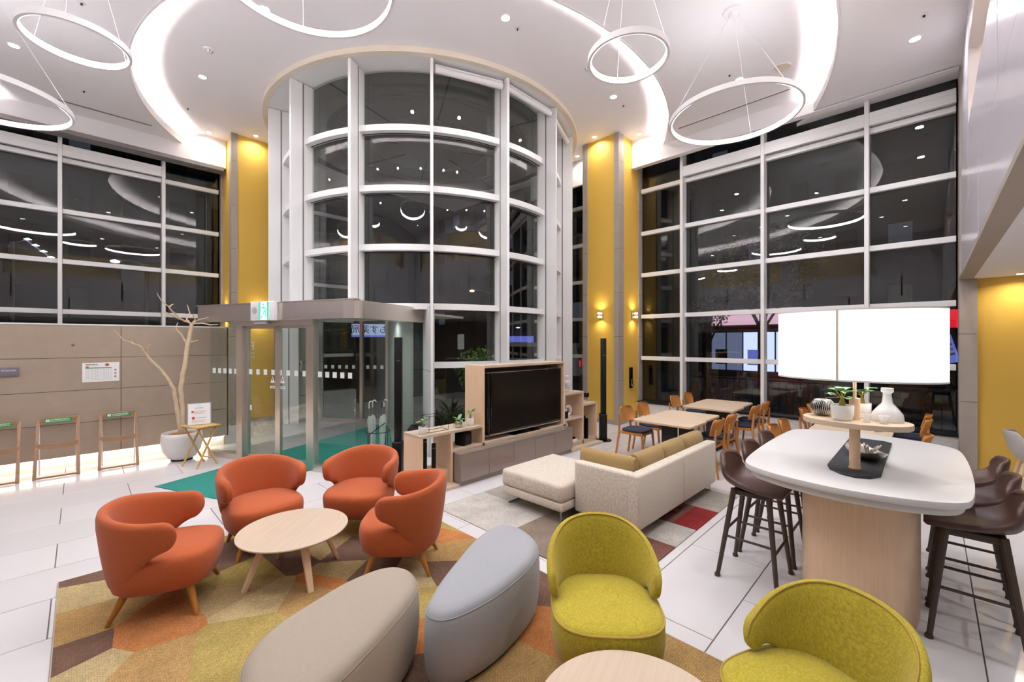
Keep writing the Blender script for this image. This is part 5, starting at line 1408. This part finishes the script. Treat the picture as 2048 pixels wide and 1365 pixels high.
for k, (x, y, tl_, hm, lb) in enumerate(((-0.08, 0.03, -0.05, 'white_ceramic', 'clear plastic umbrella with a white hook handle nearest the doors'), (-0.01, 0.10, -0.02, 'white_ceramic', 'clear plastic umbrella with a white hook handle in the middle of the stand'), (0.03, -0.06, 0.02, 'black_print', 'clear plastic umbrella with a dark hook handle'), (0.10, 0.04, 0.05, 'white_ceramic', 'clear plastic umbrella with a white hook handle against the passage wall'))):
    u = thing('umbrella', lb, 'umbrella', (3.30 + x, 6.22 + y, 0.012))
    top = (tl_ * 0.8, 0.02, 0.80)
    MB().tube([(0, 0, 0), (tl_ * 0.3, 0.005, 0.25), (tl_ * 0.6, 0.01, 0.6), (tl_ * 0.66, 0.015, 0.66)], [0.016, 0.032, 0.044, 0.02], 10).build('canopy', 'plastic_bag', u, 60)
    MB().cyl((0, 0, 0.0), top, 0.005, n=6).build('shaft', 'chrome', u)
    hk = [(top[0], top[1], 0.78)] + [(top[0] + 0.03 - 0.03 * math.cos(a * PI / 6), top[1], 0.86 + 0.03 * math.sin(a * PI / 6)) for a in range(7)]
    MB().tube(hk, 0.009, 8).build('handle', hm, u)
# ------------------------------------------------------------------ night street outside
struct(MB().box(9.42, 60, -30, 70, -0.12, -0.05).build('ground_street', 'asphalt')); struct(MB().box(-30, 9.42, 12.15, 70, -0.12, -0.05).build('ground_square', 'asphalt'))
def building(lab, x0, x1, y0, y1, h, face, cols, rows, lit, seed, name='office_building'):
    t = thing(name, lab, 'building', ((x0 + x1) / 2, (y0 + y1) / 2, 0)); cx_, cy_ = (x0 + x1) / 2, (y0 + y1) / 2
    MB().box(x0 - cx_, x1 - cx_, y0 - cy_, y1 - cy_, -0.05, h).build('wall', 'building_dark', t, 0)
    MB().box(x0 - cx_ - 0.2, x1 - cx_ + 0.2, y0 - cy_ - 0.2, y1 - cy_ + 0.2, h, h + 0.3).build('roof', 'building_dark', t, 0)
    rnd = random.Random(seed)
    for i in range(cols):
        for k in range(rows):
            u = (i + 0.5) / cols; z = 3.4 + k * 2.9
            if z + 1.5 > h: continue
            m_ = 'window_glow' if rnd.random() < lit else 'black_gloss'
            if face == 'x':
                y = y0 - cy_ + u * (y1 - y0); MB().box(x0 - cx_ - 0.06, x0 - cx_, y - 0.42, y + 0.42, z, z + 1.1).build('window', m_, t, 0)
            else:
                x = x0 - cx_ + u * (x1 - x0); MB().box(x - 0.42, x + 0.42, y0 - cy_ - 0.06, y0 - cy_, z, z + 1.4).build('window', m_, t, 0)
    return t
building('dark apartment block across the street behind the right windows', 27, 37, -6, 10, 16, 'x', 8, 4, 0.12, 4)
building('tall dark office block across the crossing behind the drum', 24, 36, 14, 34, 22, 'x', 9, 6, 0.14, 5)
building('dark office block beyond the square behind the left windows', -12, 12, 34, 44, 20, 'y', 11, 5, 0.15, 6)
def panel(nm, lab, cat, loc, rz, w, h, mat, frame='building_dark'):
    t = thing(nm, lab, cat, loc, rz)
    MB().cyl((-0.09, 0, -loc[2] - 0.05), (-0.09, 0, h / 2), 0.04, n=8).build('post', 'dark_metal', t)
    MB().box(-0.06, 0.0, -w / 2 - 0.08, w / 2 + 0.08, -h / 2 - 0.08, h / 2 + 0.08).build('case', frame, t, 0)
    p = MB().box(0.0, 0.02, -w / 2, w / 2, -h / 2, h / 2).build('lit_face', mat, t, 0)
    return t
# shop front seen through the right windows
t = thing('shop_front', 'bright white shop front across the street', 'shop', (24.5, 5.4, 0), PI)
MB().box(-2.4, -0.1, -3.6, 3.4, -0.05, 3.9).build('wall', 'building_dark', t, 0)
for k, (y0, y1, z0, z1, m_) in enumerate(((-3.2, -1.7, 0.3, 2.3, 'shop_soft'), (-1.6, -0.2, 0.3, 2.3, 'shop_glow'), (-0.1, 1.3, 0.3, 2.3, 'shop_glow'), (1.4, 3.0, 0.3, 2.3, 'shop_soft'))):
    w = MB().box(-0.1, 0.0, y0, y1, z0, z1).build('shop_window', m_, t, 0)
    MB().box(0.0, 0.03, (y0 + y1) / 2 - 0.03, (y0 + y1) / 2 + 0.03, z0, z1).build('glazing_bar', 'rail_grey', w, 0)
    MB().box(0.0, 0.03, y0 + 0.2, y0 + 0.8, z0 + 0.3, z0 + 1.1).build('poster', 'sign_blue' if k % 2 else 'building_dark', w, 0)
MB().box(-0.2, 0.1, -3.2, 1.0, 2.7, 3.5).build('sign_board', 'shop_pink', t, 0)
MB().box(-0.2, 0.15, -3.6, 3.4, 2.45, 2.6).build('awning', 'red_print', t, 0)
panel('yellow_sign', 'yellow illuminated street sign beside the shop front', 'sign', (22.6, 4.2, 2.6), PI, 1.2, 0.25, 'sign_yellow')
panel('red_sign', 'red illuminated sign panel behind the table lamp shade', 'sign', (21.0, -0.45, 2.62), PI, 0.5, 0.62, 'sign_red')
t = panel('poster_board', 'blue white tilted poster board beside the stone pier', 'poster', (16.5, -0.25, 1.6), PI, 0.5, 0.75, 'sign_blue'); t.rotation_euler = (0.25, 0, PI)
for k in range(4): MB().box(0.021, 0.023, -0.2, 0.2, 0.22 - 0.13 * k, 0.28 - 0.13 * k).build('print_line', 'white_print', t, 0)
# reversed pharmacy sign built as an object, standing in for a reflection in glass
t = thing('pharmacy_sign_reflection', 'stand-in for the glass reflection of a white shop sign, Japanese lettering reversed', 'sign', (9.55, 17.7, 2.33), math.radians(244))
MB().box(-0.1, 0.0, -1.3, 1.1, -0.35, 0.33).build('case', 'building_dark', t, 0)
MB().box(0.0, 0.02, -1.25, 1.05, -0.30, 0.28).build('lit_face', 'sign_white', t, 0)
text('lettering', 'こすもす薬局', 0.40, 'black_print', t, (0.03, -0.1, 0.02), (PI / 2, 0, PI / 2), 0.002, sx=-1)
MB().box(0.02, 0.03, -1.25, 1.05, -0.30, -0.22).build('red_line', 'sign_blue', t, 0)
for y in (-1.0, 1.0): MB().cyl((-0.05, y, -2.33), (-0.05, y, -0.35), 0.06, n=8).build('post', 'dark_metal', t)
# second shop sign and van seen through the drum
t = thing('corner_shop', 'small lit corner shop with a blue sign behind the drum glass', 'shop', (15.9, 15.2, 0), math.radians(223.7))
MB().box(-2, -0.1, -2.2, 2.2, -0.05, 3.4).build('wall', 'building_dark', t, 0)
MB().box(-0.1, 0.0, -0.9, 0.9, 0.2, 1.5).build('shop_window', 'shop_soft', t, 0); MB().box(-0.1, 0.02, -0.5, 0.3, 0.9, 1.5).build('shop_window', 'shop_glow', t, 0)
MB().box(-0.1, 0.1, -0.8, 0.8, 1.7, 2.1).build('sign_board', 'sign_blue', t, 0)
MB().lathe([(0.0, 0), (0.12, 0.03), (0.0, 0.06)], 10, (0.25, 0.0, 2.5)).build('flood_lamp', 'lamp_white', t)
MB().cyl((-0.1, 0, 2.53), (0.25, 0, 2.53), 0.02, n=6).build('lamp_arm', 'dark_metal', t)
t = thing('white_van', 'parked white van outside the drum glass', 'van', (14.6, 12.9, 0), math.radians(120))
vp = [(-2.1, 0.35), (-2.1, 0.95), (-1.95, 1.75), (1.1, 1.8), (1.7, 1.05), (2.1, 0.95), (2.15, 0.35)]
MB().loft([[(x, -0.8, z) for x, z in vp], [(x, 0.8, z) for x, z in vp]]).build('body', 'white_paint', t, 30)
for y in (-0.81, 0.79): MB().box(-1.7, 1.0, y, y + 0.02, 1.1, 1.6).build('side_window', 'black_gloss', t, 0)
MB().box(-2.12, -2.08, -0.65, 0.65, 1.05, 1.6).build('rear_window', 'black_gloss', t, 0)
for y in (-0.6, 0.6): MB().box(-2.13, -2.09, y - 0.1, y + 0.1, 0.75, 1.0).build('tail_light', 'sign_red', t, 0)
for x in (-1.4, 1.4):
    for y in (-0.8, 0.65): MB().cyl((x, y, 0.28), (x, y + 0.18, 0.28), 0.32, n=18).build('wheel', 'black_matte', t)
def street_lamp(x, y, h, mat, lab):
    t = thing('street_lamp', lab, 'street lamp', (x, y, -0.05))
    MB().cyl((0, 0, 0), (0, 0, h), 0.09, 0.06, 10).build('pole', 'rail_grey', t); MB().tube([(0, 0, h - 0.05), (-0.5, 0.4, h + 0.15), (-0.9, 0.7, h + 0.15)], 0.04, 8).build('arm', 'rail_grey', t)
    MB().lathe([(0, 0), (0.14, 0.03), (0.16, 0.1), (0, 0.16)], 14, (-0.95, 0.74, h + 0.02)).build('lamp_head', mat, t)
street_lamp(19.0, 20.7, 5.1, 'lamp_amber', 'street lamp with an amber head behind the drum glass')
street_lamp(2.0, 24.0, 5.2, 'lamp_white', 'street lamp with a white head behind the left windows')
t = thing('floodlight_row', 'row of small white floodlights on a post behind the left windows', 'floodlight', (-1.6, 22.0, 0))
MB().cyl((0, 0, -0.05), (0, 0, 5.2), 0.06, n=8).build('post', 'rail_grey', t)
for k in range(5): MB().lathe([(0, 0), (0.1, 0.03), (0, 0.08)], 10, (0.35 + 0.18 * k, 0, 5.3 - 0.18 * k)).build('lamp_head', 'lamp_white', t)
MB().tube([(0.0, 0.05, 5.15), (0.3, 0.05, 5.3), (1.15, 0.05, 4.55)], 0.03, 6).build('bracket', 'rail_grey', t)

def foliage(mb, c, R_, n, L, seed, flat=1.0):
    rnd = random.Random(seed)
    for k in range(n):
        d = Vector((rnd.gauss(0, 1), rnd.gauss(0, 1), rnd.gauss(0, 1))).normalized() * rnd.uniform(0.55, 1.0)
        p = Vector(c) + Vector((d.x * R_, d.y * R_, d.z * R_ * flat))
        leaf_blade(mb, p, (rnd.uniform(-1, 1), rnd.uniform(-1, 1), rnd.uniform(-0.6, 0.6)), L * rnd.uniform(0.7, 1.3), L * 0.28, 0.3, 3)
    return mb
def street_tree(x, y, h, R_, n, mat, lab, seed, name='street_tree'):
    t = thing(name, lab, 'tree', (x, y, -0.05))
    MB().tube([(0, 0, 0), (0.05, 0.02, h * 0.4), (0, 0, h)], [0.12, 0.09, 0.05], 8).build('trunk', 'dark_wood', t)
    for k in range(5):
        a = k * 1.26; MB().tube([(0.0, 0, h * 0.6), (R_ * 0.4 * math.cos(a), R_ * 0.4 * math.sin(a), h * 0.9), (R_ * 0.8 * math.cos(a), R_ * 0.8 * math.sin(a), h + R_ * 0.3)], [0.04, 0.03, 0.015], 6).build('branch', 'dark_wood', t)
    tag(foliage(MB(), (0, 0, h + R_ * 0.25), R_, n, 0.13, seed, 0.8).build('crown', mat, t, 60), kind='stuff')
street_tree(13.2, 3.3, 3.6, 1.5, 900, 'leaf_olive', 'leafy street tree just outside the right windows', 1)
street_tree(15.5, 5.6, 2.7, 0.8, 600, 'leaf_dark', 'small dark street tree before the shop front', 2)
def bush(x, y, R_, n, lab, seed, z=0.0, flat=0.9, L=0.10, mat='leaf_dark', name='garden_bush'):
    t = thing(name, lab, 'bush', (x, y, z))
    tag(foliage(MB(), (0, 0, R_ * flat * 0.9), R_, n, L, seed, flat).build('foliage', mat, t, 60), kind='stuff')
    for k in range(4): MB().tube([(0, 0, 0), (0.2 * R_ * math.cos(k * 1.6), 0.2 * R_ * math.sin(k * 1.6), R_), (0.5 * R_ * math.cos(k * 1.6), 0.5 * R_ * math.sin(k * 1.6), 1.6 * R_)], [0.02, 0.015, 0.008], 5).build('stem', 'dark_wood', t)
struct(MB().arc((CX, CY), 1.9, 2.84, 240, 330, -0.05, 0.36, 30).build('ground_planter', 'soil'))
def polar(a, r): return CX + r * math.cos(math.radians(a)), CY + r * math.sin(math.radians(a))
x, y = polar(259, 2.2); bush(x, y, 0.42, 700, 'tall green shrub behind the drum glass above the television', 3, 0.9, 1.1, 0.09, 'leaf_lit', 'garden_shrub')
for a, lb in ((239, 'low hedge bush at the drum glass beside the cladding'), (247, 'low hedge bush at the drum glass behind the orchid'), (255, 'low hedge bush at the drum glass behind the television'), (265, 'low hedge bush at the drum glass right of the television')):
    x, y = polar(a, 2.55); bush(x, y, 0.17, 220, lb, int(a), 0.36, 0.8, 0.07)
x, y = polar(246, 2.08)
t = thing('spiky_plant', 'dark spiky leaved plant behind the drum glass', 'plant', (x, y, 0.36))
rnd = random.Random(9)
for k in range(34):
    a = rnd.uniform(0, 2 * PI); e = rnd.uniform(0.5, 2.2)
    leaf_blade(MB(), (0, 0, 0.05), (math.cos(a), math.sin(a), e), rnd.uniform(0.45, 0.75), 0.017, 0.35, 6).build('leaf', 'leaf_dark', t, 60)
MB().cyl((0, 0, 0), (0, 0, 0.12), 0.05, 0.03, 8).build('stem', 'dark_wood', t)
t = thing('street_railing', 'low dark street railing outside the right windows', 'railing', (11.4, 0, -0.05))
for k in range(46): MB().cyl((0, -1.0 + 0.14 * k, 0), (0, -1.0 + 0.14 * k, 0.95), 0.012, n=5).build('bar', 'dark_metal', t)
for z in (0.1, 0.95): MB().box(-0.02, 0.02, -1.05, 5.4, z, z + 0.04).build('rail', 'dark_metal', t)
